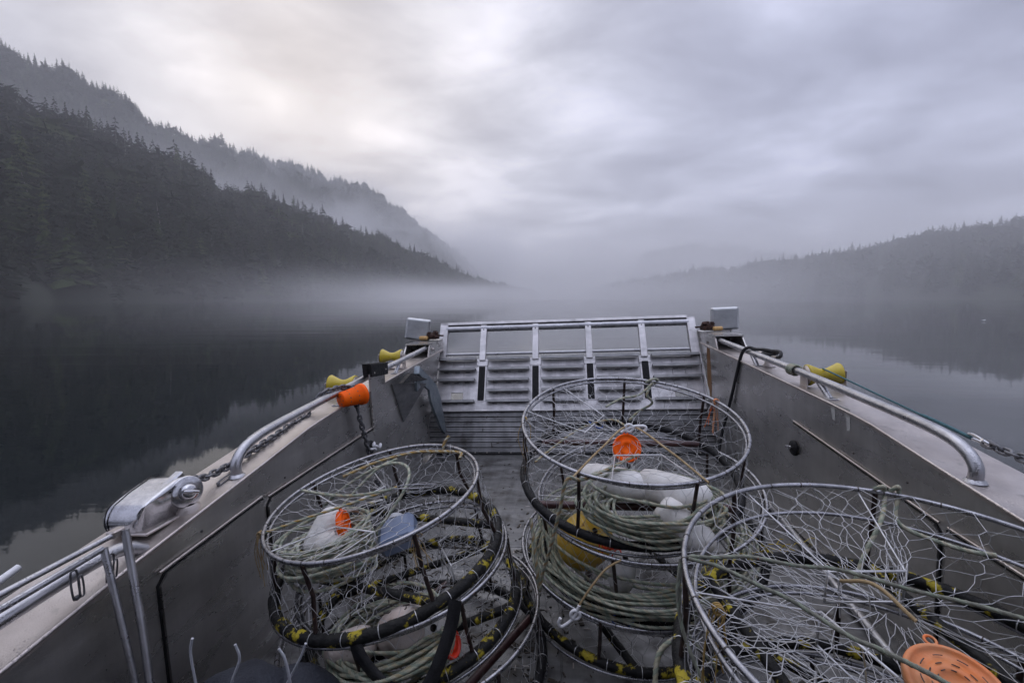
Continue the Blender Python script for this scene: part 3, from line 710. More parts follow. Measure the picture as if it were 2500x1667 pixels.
def bow_blocks():
    for sd in (-1, 1):
        mb = MB(); f = .1 * (sd > 0); x0, x1 = sd * (WI - .002), sd * 1.585
        prof = [(4.28, .972), (4.36, 1.085), (4.83 + f, 1.092), (4.86 + f, .97)]
        mb.prism(prof, 0, x0, x0 + sd * .012); mb.prism([(4.20, .972), (4.33, 1.085), (4.83 + f, 1.092), (4.86 + f, .97)], 0, x1 - sd * .012, x1)
        mb.prism([(x0, 4.34), (x1, 4.31), (x1, 4.84 + f), (x0, 4.84 + f)], 2, 1.086, 1.098)
        mb.tube([(x0 + sd * .004, 4.28, .975), (x0 + sd * .004, 4.34, 1.05), (x0 + sd * .004, 4.36, 1.09), (x1, 4.33, 1.09)], .007, 6, mi=1)
        mb.box(((x0 + x1) / 2, 4.62, 1.02), (abs(x1 - x0) - .03, .02, .12), mi=2)
        if sd < 0: mb.ell((x0 + .006, 4.43, 1.03), (.014, .014, .014), 10, 8, mi=1)
        mb.build('bow_block', [M['wall'], M['gun'], M['tie']], boat)
        # hand rail along the gunwale
        pts = [(1.70, sheer(1.70)), (1.70, .86), (1.745, .905), (1.83, .932), (1.98, .948), (2.3, .966), (3.0, 1.0), (3.7, 1.026), (4.5, 1.057)]
        P_ = spline([(sd * 1.39, y, z) for y, z in pts], 8)
        mb = MB(); mb.tube(P_, .0215, 14); mb.lathe([(.034, 0), (.03, .006), (.023, .012)], (sd * 1.39, 1.70, sheer(1.7)), (0, 0, 1), 14)
        r = mb.build('hand_rail', M['pipe'], boat)
        for yb, yt in ((3.52, 3.62), (2.58, 2.70)):
            mb = MB(); mb.tube([(sd * 1.392, yb, sheer(yb) - .004), (sd * 1.39, yt, float(np.interp(yt, [q[0] for q in pts], [q[1] for q in pts])) - .006)], .0165, 12)
            mb.box((sd * 1.395, yb, sheer(yb) + .003), (.05, .07, .006), bev=.002); mb.build('rail_post', M['pipe'], r)
    # aft grab rail on the port gunwale, running back out of view
    P_ = spline([(-1.375, 1.25, .742), (-1.385, 1.21, .770), (-1.392, 1.15, .782), (-1.40, 1.0, .775), (-1.405, .6, .742), (-1.41, -.2, .70), (-1.41, -1.2, .66)], 8)
    mb = MB(); mb.tube(P_, .021, 14); mb.build('hand_rail', M['pipe'], boat)
    # hinge plate on the port side with rubber capped top
    mb = MB(); mb.prism([(2.925, 1.03), (3.17, .985), (3.165, .93), (3.21, .61), (2.935, .60), (2.918, .84)], 0, -WI + .002, -WI + .016)
    for k in range(7): mb.box((-WI + .014, 2.925, .63 + k * .03), (.012, .012, .02), bev=.002)
    p = mb.build('backing_plate', M['wall'], boat)
    mb = MB(); mb.prism([(2.906, 1.100), (3.197, 1.072), (3.188, .988), (2.915, 1.012)], 0, -WI + .017, -WI + .034); mb.prism([(2.906, 1.104), (3.197, 1.076), (3.188, .99), (2.915, 1.015)], 0, -WI - .03, -WI + .001)
    for yy_, zz_ in ((2.955, 1.035), (3.15, 1.03)): mb.ell((-WI + .035, yy_, zz_), (.004, .006, .006), 8, 6, mi=1)
    mb.build('rubber_cap', [M['rubber'], M['gun']], p)
    # wheelhouse behind the camera, added unseen; roof carried forward to shade the near deck
    w = MB(); w.box((0, -1.55, 1.05), (2.1, 1.7, 2.1), mi=0, bev=.03); w.box((0, -.95, 2.14), (2.75, 2.7, .07), mi=1, bev=.02); w = w.build('unseen_wheelhouse', [M['wall'], M['tie']], boat)
    for x in (-.66, 0, .66): mb = MB(); mb.box((x, -.697, 1.55), (.56, .012, .62), bev=.004); mb.build('window', M['glass'], w)
bow_blocks()

# ------------------------------------------------------------------ fittings along the gunwales
def roller(c, label, dirv, brackets):
    t = thing('line_roller', label, 'roller', c, group='yellow line rollers on the gunwales')
    mb = MB(); d = np.array(dirv, float)
    mb.lathe([(.008, -.088), (.062, -.088), (.064, -.078), (.036, -.022), (.033, 0), (.036, .022), (.064, .078), (.062, .088), (.008, .088)], (0, 0, 0), d, 26); mb.build('roller', M['urethane'], t)
    for e in (-1, 1): mb = MB(); mb.lathe([(.055, e * .0885), (.055, e * .091), (0, e * .091)], (0, 0, 0), d, 24); mb.build('end_disc', M['gun'], t)
    mb = MB(); dd = d / np.linalg.norm(d)
    for s_ in (-1, 1):
        q = dd * s_ * .103; rot = np.stack([np.cross(dd, [0, 0, 1]), dd, [0, 0, 1]], 1)
        mb.box(q + np.array([0, 0, -.035]), (.09, .007, .115 if s_ in brackets else .10), rot, 0, .002)
        mb.tube([q - dd * .01, q + dd * .014], .010, 8)
    mb.box((0, 0, -.093), (.1, .215, .008), np.stack([np.cross(dd, [0, 0, 1]), dd, [0, 0, 1]], 1), 0, .002)
    mb.build('bracket', M['gun'], t); return t
roller((-1.50, 2.86, .975), 'yellow roller on the port gunwale with the grey chain in front', (1, .06, -.04), (1,))
t3 = roller((-1.50, 3.74, 1.05), 'yellow roller on the port gunwale just beyond the black capped plate', (1, .06, -.04), (1, -1))
roller((1.50, 2.86, .985), 'yellow roller on the starboard gunwale with a thin teal cord running over it', (1, -.06, .04), (1,))

def floodlight(loc, rz, ry, label):
    t = thing('floodlight', label, 'floodlight', loc, rot=np.array(Matrix.Rotation(R_(rz), 3, 'Z') @ Matrix.Rotation(R_(ry), 3, 'Y')), group='bow floodlights')
    mb = MB(); mb.box((0, 0, .118), (.255, .10, .225), bev=.014); mb.build('housing', M['light'], t)
    mb = MB(); mb.box((0, -.0525, .118), (.215, .006, .185), bev=.003); mb.build('back_plate', M['frost'], t)
    mb = MB(); mb.box((0, 0, -.004), (.14, .06, .010), bev=.002); mb.box((0, .0, -.022), (.05, .05, .035), bev=.004); mb.build('bracket', M['gun'], t)
    mb = MB(); s_ = 1 if loc[0] > 0 else 1
    mb.tube(spline([(s_ * .05, -.01, .006), (s_ * .055, -.02, -.03), (s_ * .03, -.06, -.07), (-.01, -.10, -.085)], 8), .006, 7); mb.build('cable', M['hose'], t)
floodlight((-1.60, 4.72, 1.075 + .028), 14, 9, 'square grey floodlight tilted on the port bow corner')
floodlight((1.60, 4.86, 1.075 + .028), -9, -1, 'upright square grey floodlight on the starboard bow corner')
def latch(loc, sd, label):
    t = thing('gate_latch', label, 'latch', loc, group='rusted gate latches')
    mb = MB(); g = np.random.default_rng(3 + sd)
    mb.box((0, 0, .035), (.12, .10, .045), rotm('Z', 8 * sd), 0, .008)
    for _ in range(16):
        c = g.uniform((-.06, -.05, .03), (.06, .05, .08)); mb.box(c, g.uniform(.018, .05, 3), rotm('XYZ'[g.integers(3)], g.uniform(-60, 60)), 0, .004)
    mb.tube([(-sd * .05, 0, .05), (-sd * .12, 0, .045)], .009, 7); mb.lathe([(0, -.05), (.026, -.05), (.026, .05), (0, .05)], (0, -.01, .05), (0, 1, .2), 12)
    mb.build('body', M['rust'], t)
    mb = MB(); mb.box((sd * .085, -.045, .030), (.10, .042, .042), rotm('Z', sd * 12), 0, .012); mb.build('handle', M['wood'], t)
latch((-1.42, 4.70, 1.098), -1, 'rusted latch with a pale wooden grip on the port bow corner')
latch((1.41, 4.78, 1.098), 1, 'rusted latch with a pale wooden grip on the starboard bow corner')

# cleat with a black line made fast to it
t = thing('mooring_cleat', 'aluminium horn cleat on the starboard gunwale holding a black line', 'cleat', (1.46, 3.50, sheer(3.5)))
mb = MB(); mb.lathe([(.05, 0), (.03, .012), (.022, .04), (.026, .062)], (0, 0, 0), (0, 0, 1), 14); mb.build('base', M['gun'], t)
mb = MB(); mb.tube(spline([(.0, .16, .085), (0, .08, .075), (0, 0, .068), (0, -.08, .075), (0, -.17, .088)], 5), np.interp(np.linspace(-1, 1, 21), [-1, 0, 1], [.008, .020, .008]), 10); mb.build('horn', M['gun'], t)
mb = MB()
mb.tube(spline([(1.26, 4.0, .02), (1.30, 4.02, .25), (1.325, 3.93, .5), (1.335, 3.80, .78), (1.345, 3.70, 1.0), (1.375, 3.655, 1.058), (1.41, 3.60, 1.052), (1.44, 3.50, 1.058), (1.465, 3.44, 1.052), (1.50, 3.45, 1.035)], 10), .0125, 9)
a = np.linspace(0, 4.6 * np.pi, 70); mb.tube(np.stack([1.46 + .034 * np.cos(a), 3.50 + .055 * np.sin(a), 1.018 + .010 * np.sin(a * .5) + .0005 * a], 1), .012, 8)
mb.tube(spline([(1.46, 3.56, 1.03), (1.47, 3.44, 1.055), (1.47, 3.34, 1.06), (1.455, 3.30, 1.035), (1.46, 3.36, 1.02)], 8), .012, 8)
tag(mb.build('mooring_line', M['hose'], base=(1.33, 3.9, .0)), 'black mooring line hanging over the starboard rail from the cleat', 'rope')
# rope turns round the starboard rail
mb = MB()
a = np.linspace(0, 8 * np.pi, 120); mb.rope(np.stack([1.39 + .030 * np.cos(a), 2.97 + .0030 * a - .03, .996 + .030 * np.sin(a)], 1), .0075, .016, .005)
tag(mb.build('rope_lashing', [M['ropeA'], M['ropeB'], M['ropeC']], base=(1.39, 2.97, .97)), 'few turns of pale rope lashed round the starboard rail', 'rope')
# teal cord, shackle and chain running aft on the starboard side
mb = MB(); mb.tube(spline([(1.495, 2.86, 1.020), (1.50, 2.6, .99), (1.50, 2.28, .955), (1.50, 1.95, .920), (1.50, 1.865, .910)], 8), .0045, 6); mb.tube(spline([(1.50, 2.1, .937), (1.503, 2.0, .927), (1.50, 1.86, .912)], 6), .0072, 6)
tag(mb.build('teal_cord', M['teal'], base=(1.5, 2.86, 1.0)), 'thin teal cord stretched above the starboard gunwale from the roller', 'cord')
mb = MB(); mb.tube(spline([(1.50, 1.872, .925), (1.492, 1.84, .93), (1.49, 1.80, .922), (1.50, 1.78, .91), (1.51, 1.80, .902), (1.512, 1.84, .905), (1.50, 1.872, .912)], 5), .0055, 8); mb.tube([(1.485, 1.80, .925), (1.52, 1.80, .90)], .006, 8)
tag(mb.build('shackle', M['chrome'], base=(1.5, 1.82, .91)), 'steel shackle joining the teal cord to a dark chain', 'shackle')
def chain(path, pitch, wire, wid):
    P = resample(path, pitch); mb = MB(); T = np.gradient(P, axis=0); T /= np.linalg.norm(T, axis=1)[:, None]
    for i in range(len(P)):
        tt = T[i]; u = np.cross(tt, [0, 0, 1.]); u = u if np.linalg.norm(u) > .2 else np.cross(tt, [1., 0, 0]); u /= np.linalg.norm(u); v = np.cross(tt, u)
        a = np.pi / 4 + (np.pi / 2) * (i % 2) + random.gauss(0, .22); w = u * math.cos(a) + v * math.sin(a)
        th = np.linspace(0, 2 * np.pi, 14, endpoint=False); hl = pitch * .5 + wire * .2
        Q = P[i] + tt * (np.sign(np.cos(th)) * (hl * .45) + np.cos(th) * (hl * .55 + wire))[:, None] + w * (np.sin(th) * wid)[:, None]
        mb.tube(Q, wire, 6, True)
    return mb
tag(chain(spline([(1.50, 1.79, .910), (1.50, 1.72, .905), (1.505, 1.62, .90), (1.51, 1.45, .885), (1.52, 1.1, .86), (1.52, .6, .83)], 8), .031, .0055, .0125).build('chain', M['chain'], base=(1.5, 1.79, .9)), 'dark chain running aft from the shackle beside the starboard rail', 'chain')

# windlass with its chain along the port gunwale
WL = (-1.478, 1.40, .764)
t = thing('windlass', 'polished anchor windlass bolted to the port gunwale', 'windlass', WL)
def windlass():
    prof = [(-.165, .0), (-.19, .05), (-.185, .105), (-.15, .150), (-.05, .185), (.08, .215), (.13, .205), (.15, .15), (.15, .0)]
    bm = bmesh.new(); A = [bm.verts.new((-.125, y, z)) for y, z in prof]; Bv = [bm.verts.new((.115 - (.05 if y < -.16 else 0) - .10 * max(0, z - .1), y, z)) for y, z in prof]; k = len(prof)
    bm.faces.new(A); bm.faces.new(Bv[::-1])
    for q in range(k): bm.faces.new((A[q], Bv[q], Bv[(q + 1) % k], A[(q + 1) % k])[::-1])
    bmesh.ops.recalc_face_normals(bm, faces=bm.faces)
    ed = [e for e in bm.edges if not (abs(e.verts[0].co.z) < .001 and abs(e.verts[1].co.z) < .001)]
    bmesh.ops.bevel(bm, geom=ed, offset=.024, segments=4, profile=.5, affect='EDGES', clamp_overlap=True)
    bmesh.ops.triangulate(bm, faces=bm.faces); bm.verts.index_update()
    mb = MB(); mb.raw([tuple(v.co) for v in bm.verts], [tuple(v.index for v in f.verts) for f in bm.faces], 0, True); bm.free()
    mb.box((.055, .055, .19), (.05, .17, .045), rotm('X', 20), 0, .010)
    mb.build('housing', M['chrome'], t)
    mb = MB(); mb.tube([(-.095, y + (.003 if y > 0 else -.003), z + .003) for y, z in spline([(q[0], q[1], 0) for q in prof[:-1]], 4)[:, :2]], .0030, 5); mb.build('seam', M['rubber'], t)
    mb = MB(); c = (.085, .10, .125); ax = (1, -.35, .12)
    mb.lathe([(.0, -.02), (.080, -.02), (.084, -.008), (.050, .004), (.046, .014), (.050, .024), (.086, .036), (.090, .046), (.084, .054), (.046, .056), (0, .056)], c, ax, 30); mb.build('chain_wheel', M['chrome'], t)
    ax = np.array(ax) / np.linalg.norm(ax); mb = MB(); c2 = np.array(c) + ax * .056
    mb.lathe([(.044, 0), (.046, .012), (.036, .026), (.02, .032), (0, .034)], c2, ax, 22)
    u = np.cross(ax, [0, 0, 1]); u /= np.linalg.norm(u)
    for s_ in (-1, 1): mb.tube([c2 + ax * .03, c2 + ax * .03 + u * s_ * .04 + np.array([0, 0, s_ * .016])], [.014, .010], 8)
    mb.build('clutch_handle', M['chrome'], t)
    mb = MB(); mb.box((.0, -.02, .008), (.24, .31, .018), bev=.006); mb.lathe([(.075, 0), (.07, .03), (.055, .05)], (.10, .10, 0), (0, 0, 1), 20); mb.build('base_plate', M['gun'], t)
windlass()
t.scale = (.64, .64, .64)
tag(chain(spline([(-1.425, 1.475, .868), (-1.43, 1.53, .862), (-1.45, 1.60, .842), (-1.46, 1.72, .835), (-1.46, 1.86, .848), (-1.46, 2.0, .862), (-1.465, 2.2, .884), (-1.465, 2.36, .900), (-1.445, 2.42, .955), (-1.415, 2.46, 1.002), (-1.385, 2.55, 1.010), (-1.36, 2.66, .995), (-1.335, 2.70, .95), (-1.315, 2.66, .87), (-1.308, 2.70, .72), (-1.305, 2.75, .58), (-1.30, 2.80, .44), (-1.295, 2.86, .25), (-1.29, 2.9, .03)], 8), .032, .0058, .0130).build('chain', M['chain'], base=(-1.46, 1.9, .86)), 'grey chain leading from the windlass over the port rail and down inside', 'chain')
# knotted white rag on the chain
mb = MB()
for k in range(5): mb.ell((-1.27 + random.gauss(0, .008), 2.80 + random.gauss(0, .02), .565 + random.gauss(0, .014)), (.012, .022, .009), 9, 6, rotm('X', random.uniform(-60, 60)))
tag(mb.build('rag', M['white'], base=(-1.27, 2.8, .565)), 'scrap of white tape knotted on the hanging chain', 'tape')
# orange bait cup hanging on the rail
t = thing('bait_cup', 'perforated orange plastic bait cup hung sideways on the port rail', 'cup', (-1.315, 2.60, .945))
ax = np.array([.50, .86, .06]); ax /= np.linalg.norm(ax)
mb = MB(); mb.lathe([(0, -.075), (.042, -.075), (.046, -.070), (.058, .055), (.066, .056), (.067, .080), (.062, .082), (.054, .06), (.044, -.06), (0, -.062)], (0, 0, 0), ax, 28)
mb.build('cup_wall', M['orange'], t)
mb = MB(); u = np.cross(ax, [0, 0, 1]); u /= np.linalg.norm(u); v = np.cross(u, ax)
for a_ in range(5): q = -ax * .0755 + (u * math.cos(a_ * 1.26) + v * math.sin(a_ * 1.26)) * .026; mb.lathe([(.0042, 0), (0, .0012)], q, -ax, 8)
for a_ in range(12):
    for h, rr in ((-.035, .0495), (.02, .0555)):
        d = u * math.cos(a_ * .52 + h * 9) + v * math.sin(a_ * .52 + h * 9); mb.lathe([(.004, 0), (0, .0015)], ax * h + d * rr, d, 8)
mb.build('drain_hole', M['tie'], t)
# anchor against the port bow
t = thing('anchor', 'galvanised plough anchor hung against the port side near the bow', 'anchor', (-1.27, 3.9, .6))
off = np.array([-1.27, 3.9, .6])
mb = MB(); poly = [(3.76, .94), (3.932, .85), (4.178, .719), (4.296, .563), (4.435, .195), (4.403, .165), (4.284, .246), (4.083, .475), (3.991, .591), (3.949, .712), (3.833, .767), (3.718, .786), (3.621, .767), (3.617, .845), (3.70, .93)]
mb.prism(poly, 0, -1.272, -1.25); mb.build('shank', M['galv'], t, base=off)
mb = MB(); A = np.array([(-1.335, 3.30, .893), (-1.225, 3.80, .80), (-1.335, 3.499, .542)]); tp = np.array([-1.30, 3.52, .955])
nrm_ = np.array([.012, 0, .0])
mb.raw(np.concatenate([A, A - nrm_]), [(0, 2, 1), (3, 4, 5), (0, 1, 4, 3), (1, 2, 5, 4), (2, 0, 3, 5)], 0, False)
mb.build('fluke', M['slat'], t, base=off)
mb = MB(); Q = np.array([(-1.225, 3.235, .910), (-1.235, 3.461, .948), (-1.20, 3.77, .838), (-1.26, 3.235, .905), (-1.27, 3.461, .945), (-1.26, 3.77, .830)])
mb.raw(Q, [(0, 2, 1), (3, 4, 5), (0, 1, 4, 3), (1, 2, 5, 4), (2, 0, 3, 5)], 0, False); mb.build('fluke', M['rubber'], t, base=off)
mb = MB(); mb.box((-1.25, 3.70, .905), (.05, .16, .075), rotm('X', -30), 0, .006); mb.build('crown_plate', M['galv'], t, base=off)
tag(chain(spline([(-1.255, 4.41, .185), (-1.25, 4.40, .12), (-1.245, 4.34, .05), (-1.22, 4.25, .02), (-1.2, 4.1, .02)], 6), .034, .006, .0135).build('chain', M['chain'], base=(-1.25, 4.4, .18)), 'short grey chain hanging from the anchor shank', 'chain')
# folding tube frame leaning on the port side
t = thing('folding_frame', 'folding frame of thin aluminium tubes leaning on the aft port gunwale', 'frame', (-1.25, 1.05, 0))
off = np.array([-1.25, 1.05, 0])
mb = MB(); mb.tube([(-1.335, -.3, .78), (-1.33, .85, .862), (-1.31, 1.125, .872)], .0085, 8); mb.build('rail', M['pipe'], t, base=off)
mb = MB(); mb.tube([(-1.375, -.3, .735), (-1.355, .85, .815), (-1.325, 1.085, .842)], .0095, 8); mb.build('rail', M['pipe'], t, base=off)
mb = MB(); mb.tube([(-1.300, 1.132, .874), (-1.235, 1.09, .60), (-1.185, 1.05, .40)], .0105, 8); mb.tube([(-1.185, 1.05, .40), (-1.175, 1.03, .02)], .007, 8); mb.build('leg', M['pipe'], t, base=off)
mb = MB(); mb.tube([(-1.325, 1.088, .842), (-1.235, 1.05, .50), (-1.18, 1.02, .25), (-1.16, 1.0, .02)], .0095, 8); mb.build('leg', M['pipe'], t, base=off)
mb = MB(); mb.box((-1.315, 1.118, .872), (.026, .04, .022), bev=.004); mb.build('hinge', M['gun'], t, base=off)
def clip(c, s, label):
    u = np.array(s); mb = MB(); c = np.array(c)
    a = np.linspace(0, 2 * np.pi, 16, endpoint=False)
    q = lambda w, h: np.stack([np.zeros(16), np.sign(np.cos(a)) * abs(np.cos(a)) ** .4 * w, np.sin(a) * h], 1)
    rot = np.array(Vector((0, 0, 1)).rotation_difference(Vector(u)).to_matrix())
    mb.tube(c + q(.010, .042) @ rot.T, .0028, 6, True); mb.tube(c + (q(.006, .030) + [.006, .010, -.008]) @ rot.T, .0026, 6, True); mb.box(c - u * .036, (.012, .016, .010), rot, 0, .002)
    tag(mb.build('snap_clip', M['chain'], base=c), label, 'clip', 'steel snap clips on the port gunwale')
clip((-1.345, 1.02, .775), (0, 0, 1), 'small steel clip hanging from the tube frame over the aft port gunwale')
clip((-1.345, 1.115, .765), (.1, .1, 1), 'small steel clip hanging beside the legs of the tube frame')
clip((-1.415, 1.66, .808), (0, 1, .12), 'steel clip lying flat on the port gunwale below the rail bend')

# ================================================================== CRAB POTS
def ring_pts(R, z, n=72, wob=0., ph=0.):
    a = np.linspace(0, 2 * np.pi, n, endpoint=False); r = R + wob * (np.sin(2 * a + ph) + .5 * np.sin(3 * a + 2 * ph))
    return np.stack([r * np.cos(a), r * np.sin(a), np.full(n, z) + wob * .8 * np.sin(3 * a + ph)], 1)
def crab_pot(label, c, tx, ty, R, Rb, H, bottom='rubber', lid=(.012, .018), wire=.00088, tunnels=(200, 330, 85), bars=2, N1=42, seed=0, bang=None, top_net=True, dense=1.0, rb=.019):
    g = np.random.default_rng(seed + 11)
    t = thing('crab_pot', label, 'crab pot', c, frame(tx, ty), 'round wire mesh crab pots')
    mb = MB(); P = ring_pts(R, H, 96, .003, seed); mb.tube(P, .0076, 9, True)
    for k in range(0, 96, 4):
        k = (k + int(g.integers(0, 3))) % 96; i2 = (k + 1) % 96; d = (P[i2] - P[k]); mb.tube([P[k] - d * .05, P[k] + d * .05], .0088, 7, mi=1)
    mb.build('top_ring', [M['ring'], M['tie']], t)
    mb = MB(); mb.tube(ring_pts(R - lid[0], H - lid[1], 96, .004, seed + 1), .0060, 8, True); mb.build('lid_ring', M['ring'], t)
    mb = MB(); P = ring_pts(Rb, 0, 120, .003, seed); rr = rb * (1 + .06 * np.sin(np.arange(120) * 1.7)); mb.tube(P, rr, 11, True)
    for k in range(0, 120, 5):
        d = P[(k + 1) % 120] - P[k]; mb.tube([P[k] + d * .3 - d * .04, P[k] + d * .3 + d * .04], rb + .0022, 9, mi=1)
    mb.build('bottom_ring', [M[bottom], M['wire']], t)
    mb = MB(); mb.tube(ring_pts(Rb + .012, -.026, 96, .004, seed + 3), .0062, 7, True); mb.build('skid_ring', M['ring'], t)
    for k in range(7):
        a = k * 2 * np.pi / 7 + .5 + seed
        mb = MB(); mb.tube([(Rb * math.cos(a), Rb * math.sin(a), .0), (R * math.cos(a) * .985, R * math.sin(a) * .985, H * .5), (R * math.cos(a), R * math.sin(a), H)], .0075, 8); mb.build('upright', M['upright'], t)
    for k in range(bars):
        y = (-1) ** k * R * .52; x = math.sqrt(Rb ** 2 - y * y)
        q = np.array([(-x, y, .0), (x, y, .0)]); a = seed * .7 if bang is None else bang
        q = q @ np.array([[math.cos(a), math.sin(a), 0], [-math.sin(a), math.cos(a), 0], [0, 0, 1]])
        mb = MB(); mb.tube([q[0], q[0] * .5 + q[1] * .5, q[1]], .017, 9); mb.build('weight_bar', M['maroon'] if bottom == 'rubber' else M[bottom], t)
    # mesh
    def net(nodes, n, rows, jit):
        A, B = [], []
        for j in range(rows):
            for i in range(n):
                a = nodes(i + .5 * (j % 2), j); o = 1 if j % 2 else 0
                for q in (-.5, .5): A.append((i + .5 * (j % 2), j)); B.append((i + .5 * (j % 2) + q, j + 1))
        return A, B
    def emit(mb, fn, n, rows, jit, drop=.03):
        cache = {}
        def node(i, j, sd):                     # every crossing is a short twist of two wires, so the cells read as hexagons
            key = (round((i % n) * 2), j)
            if key not in cache: cache[key] = g.normal(0, jit, 3) * (0.3 if j in (0, rows) else 1)
            q = sd * .17 if 0 < j < rows else 0
            return fn(i / n, (j + q) / rows) + cache[key]
        A, B = net(lambda i, j: None, n, rows, jit); ka = [(a, b) for a, b in zip(A, B) if g.random() > drop]
        mb.wires([node(*a, 1) for a, b in ka], [node(*b, -1) for a, b in ka], wire, .0028)
        tw = [(i + .5 * (j % 2), j) for j in range(1, rows) for i in range(n)]
        mb.wires([node(*q, -1) for q in tw], [node(*q, 1) for q in tw], wire * 1.35, .001)
    tau = 2 * np.pi
    mb = MB(); emit(mb, lambda f, h: np.array([(Rb + (R - Rb) * h) * math.cos(f * tau), (Rb + (R - Rb) * h) * math.sin(f * tau), H * h]), N1, max(3, int(round(H / .065))), .0045); mb.build('side_netting', M['wire'], t)
    if top_net:
        cx, cy = g.uniform(-.06, .06, 2)
        def topf(f, h):
            r = R * (1 - h) + .05 * h; return np.array([r * math.cos(f * tau + h * .25) + cx * h, r * math.sin(f * tau + h * .25) + cy * h, H - .055 * h * (2 - h) - .01 * math.sin(f * 30)])
        mb = MB(); emit(mb, topf, int(N1 * .62), 6, .006, .03); mb.build('top_netting', M['wire'], t)
    def botf(f, h):
        r = Rb * (1 - h) + .04 * h; return np.array([r * math.cos(f * tau), r * math.sin(f * tau), -.012 * h])
    mb = MB(); emit(mb, botf, int(N1 * .5), 5, .008, .03); mb.build('bottom_netting', M['wire'], t)
    for k, ad in enumerate(tunnels):
        a0 = R_(ad); w = .52
        def tf(f, h, a0=a0):
            s_ = f * 4; e = int(s_) % 4; q = s_ - int(s_)
            u, z = ((-1 + 2 * q, 0), (1, q), (1 - 2 * q, 1), (-1, 1 - q))[e]
            o = np.array([R * .99 * math.cos(a0 + u * w), R * .99 * math.sin(a0 + u * w), H * (.06 + .88 * z)])
            rad, tang = np.array([math.cos(a0), math.sin(a0), 0]), np.array([-math.sin(a0), math.cos(a0), 0])
            i_ = rad * R * .36 + tang * u * .105 + np.array([0, 0, H * (.40 + .34 * z)])
            return o + (i_ - o) * h
        mb = MB(); emit(mb, tf, int(16 * dense), 5, .006, .05)
        lp = np.array([tf(q, 1.0) for q in (0.001, .249, .251, .499, .501, .749, .751, .999)]); mb.tube(np.concatenate([lp, lp[:1]]), .0032, 6)
        rad = np.array([math.cos(a0), math.sin(a0), 0]); tang = np.array([-math.sin(a0), math.cos(a0), 0])
        for q in (-.08, .0, .08): b = rad * R * .36 + tang * q + [0, 0, H * .74]; mb.tube(spline([b, b - rad * .015 - [0, 0, H * .18], b - rad * .03 - [0, 0, H * .42]], 4), .002, 5)
        for q in (-.35, .35): mb.tube([(R * math.cos(a0 + q), R * math.sin(a0 + q), H * .96), rad * R * .36 + tang * .1 * (1 if q > 0 else -1) + [0, 0, H * .74]], .0028, 5)
        mb.build('entry_tunnel', M['wire'], t)
    return t
POT = {
 'A': ((.272, 2.2, .642), .036, -.233, .50, .50, .28), 'B': ((.366, 2.182, .317), -.072, -.182, .50, .50, .28), 'C': ((.246, 2.176, .105), .05, -.12, .50, .50, .19),
 'D': ((-.749, 1.731, .489), -.142, -.11, .42, .45, .26), 'E': ((-.648, 1.725, .262), -.146, -.078, .42, .42, .21), 'F': ((-.63, 1.67, .055), -.05, 0, .50, .50, .22),
 'G': ((.803, 1.105, .502), .021, -.099, .53, .53, .28), 'H': ((.76, 1.10, .268), .0, -.03, .47, .47, .21), 'I': ((.74, 1.12, .045), 0, 0, .45, .45, .2)}
crab_pot('crab pot on top of the middle stack with a round orange lid hung inside', *POT['A'], seed=1, bang=.04, bottom='rubber', tunnels=(150, 275))
crab_pot('crab pot in the middle of the central stack holding a yellow float', *POT['B'], seed=2, bottom='rubber', tunnels=(200,), top_net=False)
crab_pot('crab pot at the bottom of the central stack, on the deck', *POT['C'], seed=3, bottom='lichen', tunnels=(60,), top_net=False)
crab_pot('tilted crab pot on top of the left stack with white float and rope', *POT['D'], seed=4, bottom='lichen', tunnels=(140, 250), rb=.021)
crab_pot('crab pot in the middle of the left stack with black straps hanging on it', *POT['E'], seed=5, bottom='lichen', tunnels=(30,), top_net=False, rb=.021)
crab_pot('crab pot at the bottom of the left stack, resting on the deck', *POT['F'], seed=6, bottom='rubber', tunnels=(), top_net=False)
crab_pot('big crab pot nearest the camera on the right, topmost of its stack', *POT['G'], seed=7, bottom='lichen', lid=(.035, .085), wire=.001, tunnels=(200, 320, 95), N1=40, dense=1.5, rb=.021)
crab_pot('crab pot under the big right pot, middle of its stack', *POT['H'], seed=8, bottom='lichen', tunnels=(150,), top_net=False)
crab_pot('crab pot at the bottom of the right stack, on the deck', *POT['I'], seed=9, bottom='rubber', tunnels=(), top_net=False)

# ------------------------------------------------------------------ what lies in and on the pots
def buoy(c, axis, ln, r, mat, label, name='float_buoy', cat='buoy', bore=True):
    ax = np.asarray(axis, float); ax /= np.linalg.norm(ax); h = ln / 2
    mb = MB(); mb.lathe([(.012, -h), (r * .62, -h * .98), (r * .86, -h * .86), (r * .98, -h * .6), (r, -h * .2), (r, h * .25), (r * .95, h * .55), (r * .8, h * .8), (r * .5, h * .96), (.012, h)], c, ax, 26)
    mb.lathe([(.012, h - .001), (.011, h - .02), (0, h - .02)], c, ax, 12, 1); mb.lathe([(.012, -h + .001), (.011, -h + .02), (0, -h + .02)], c, ax, 12, 1)
    return tag(mb.build(name, [M[mat], M['tie']], base=tuple(c)), label, cat, 'foam net floats')
buoy((.19, 1.955, .690), (1, -.42, -.03), .30, .066, 'buoy', 'white foam float lying under the orange lid in the top middle pot')
buoy((.42, 1.88, .685), (1, -.5, -.10), .30, .068, 'buoy', 'white foam float beside the rope coil right side of the top middle pot')
buoy((.43, 1.735, .605), (.7, -.3, -.55), .24, .062, 'buoy', 'white foam float half under the rope at the near edge of the top middle pot')
buoy((.055, 1.94, .43), (.3, -.5, .6), .225, .112, 'yellow', 'weathered yellow round float in the middle pot')
buoy((.198, 1.80, .372), (.15, -.2, 1), .15, .052, 'buoy', 'small white float beside the weathered yellow one')
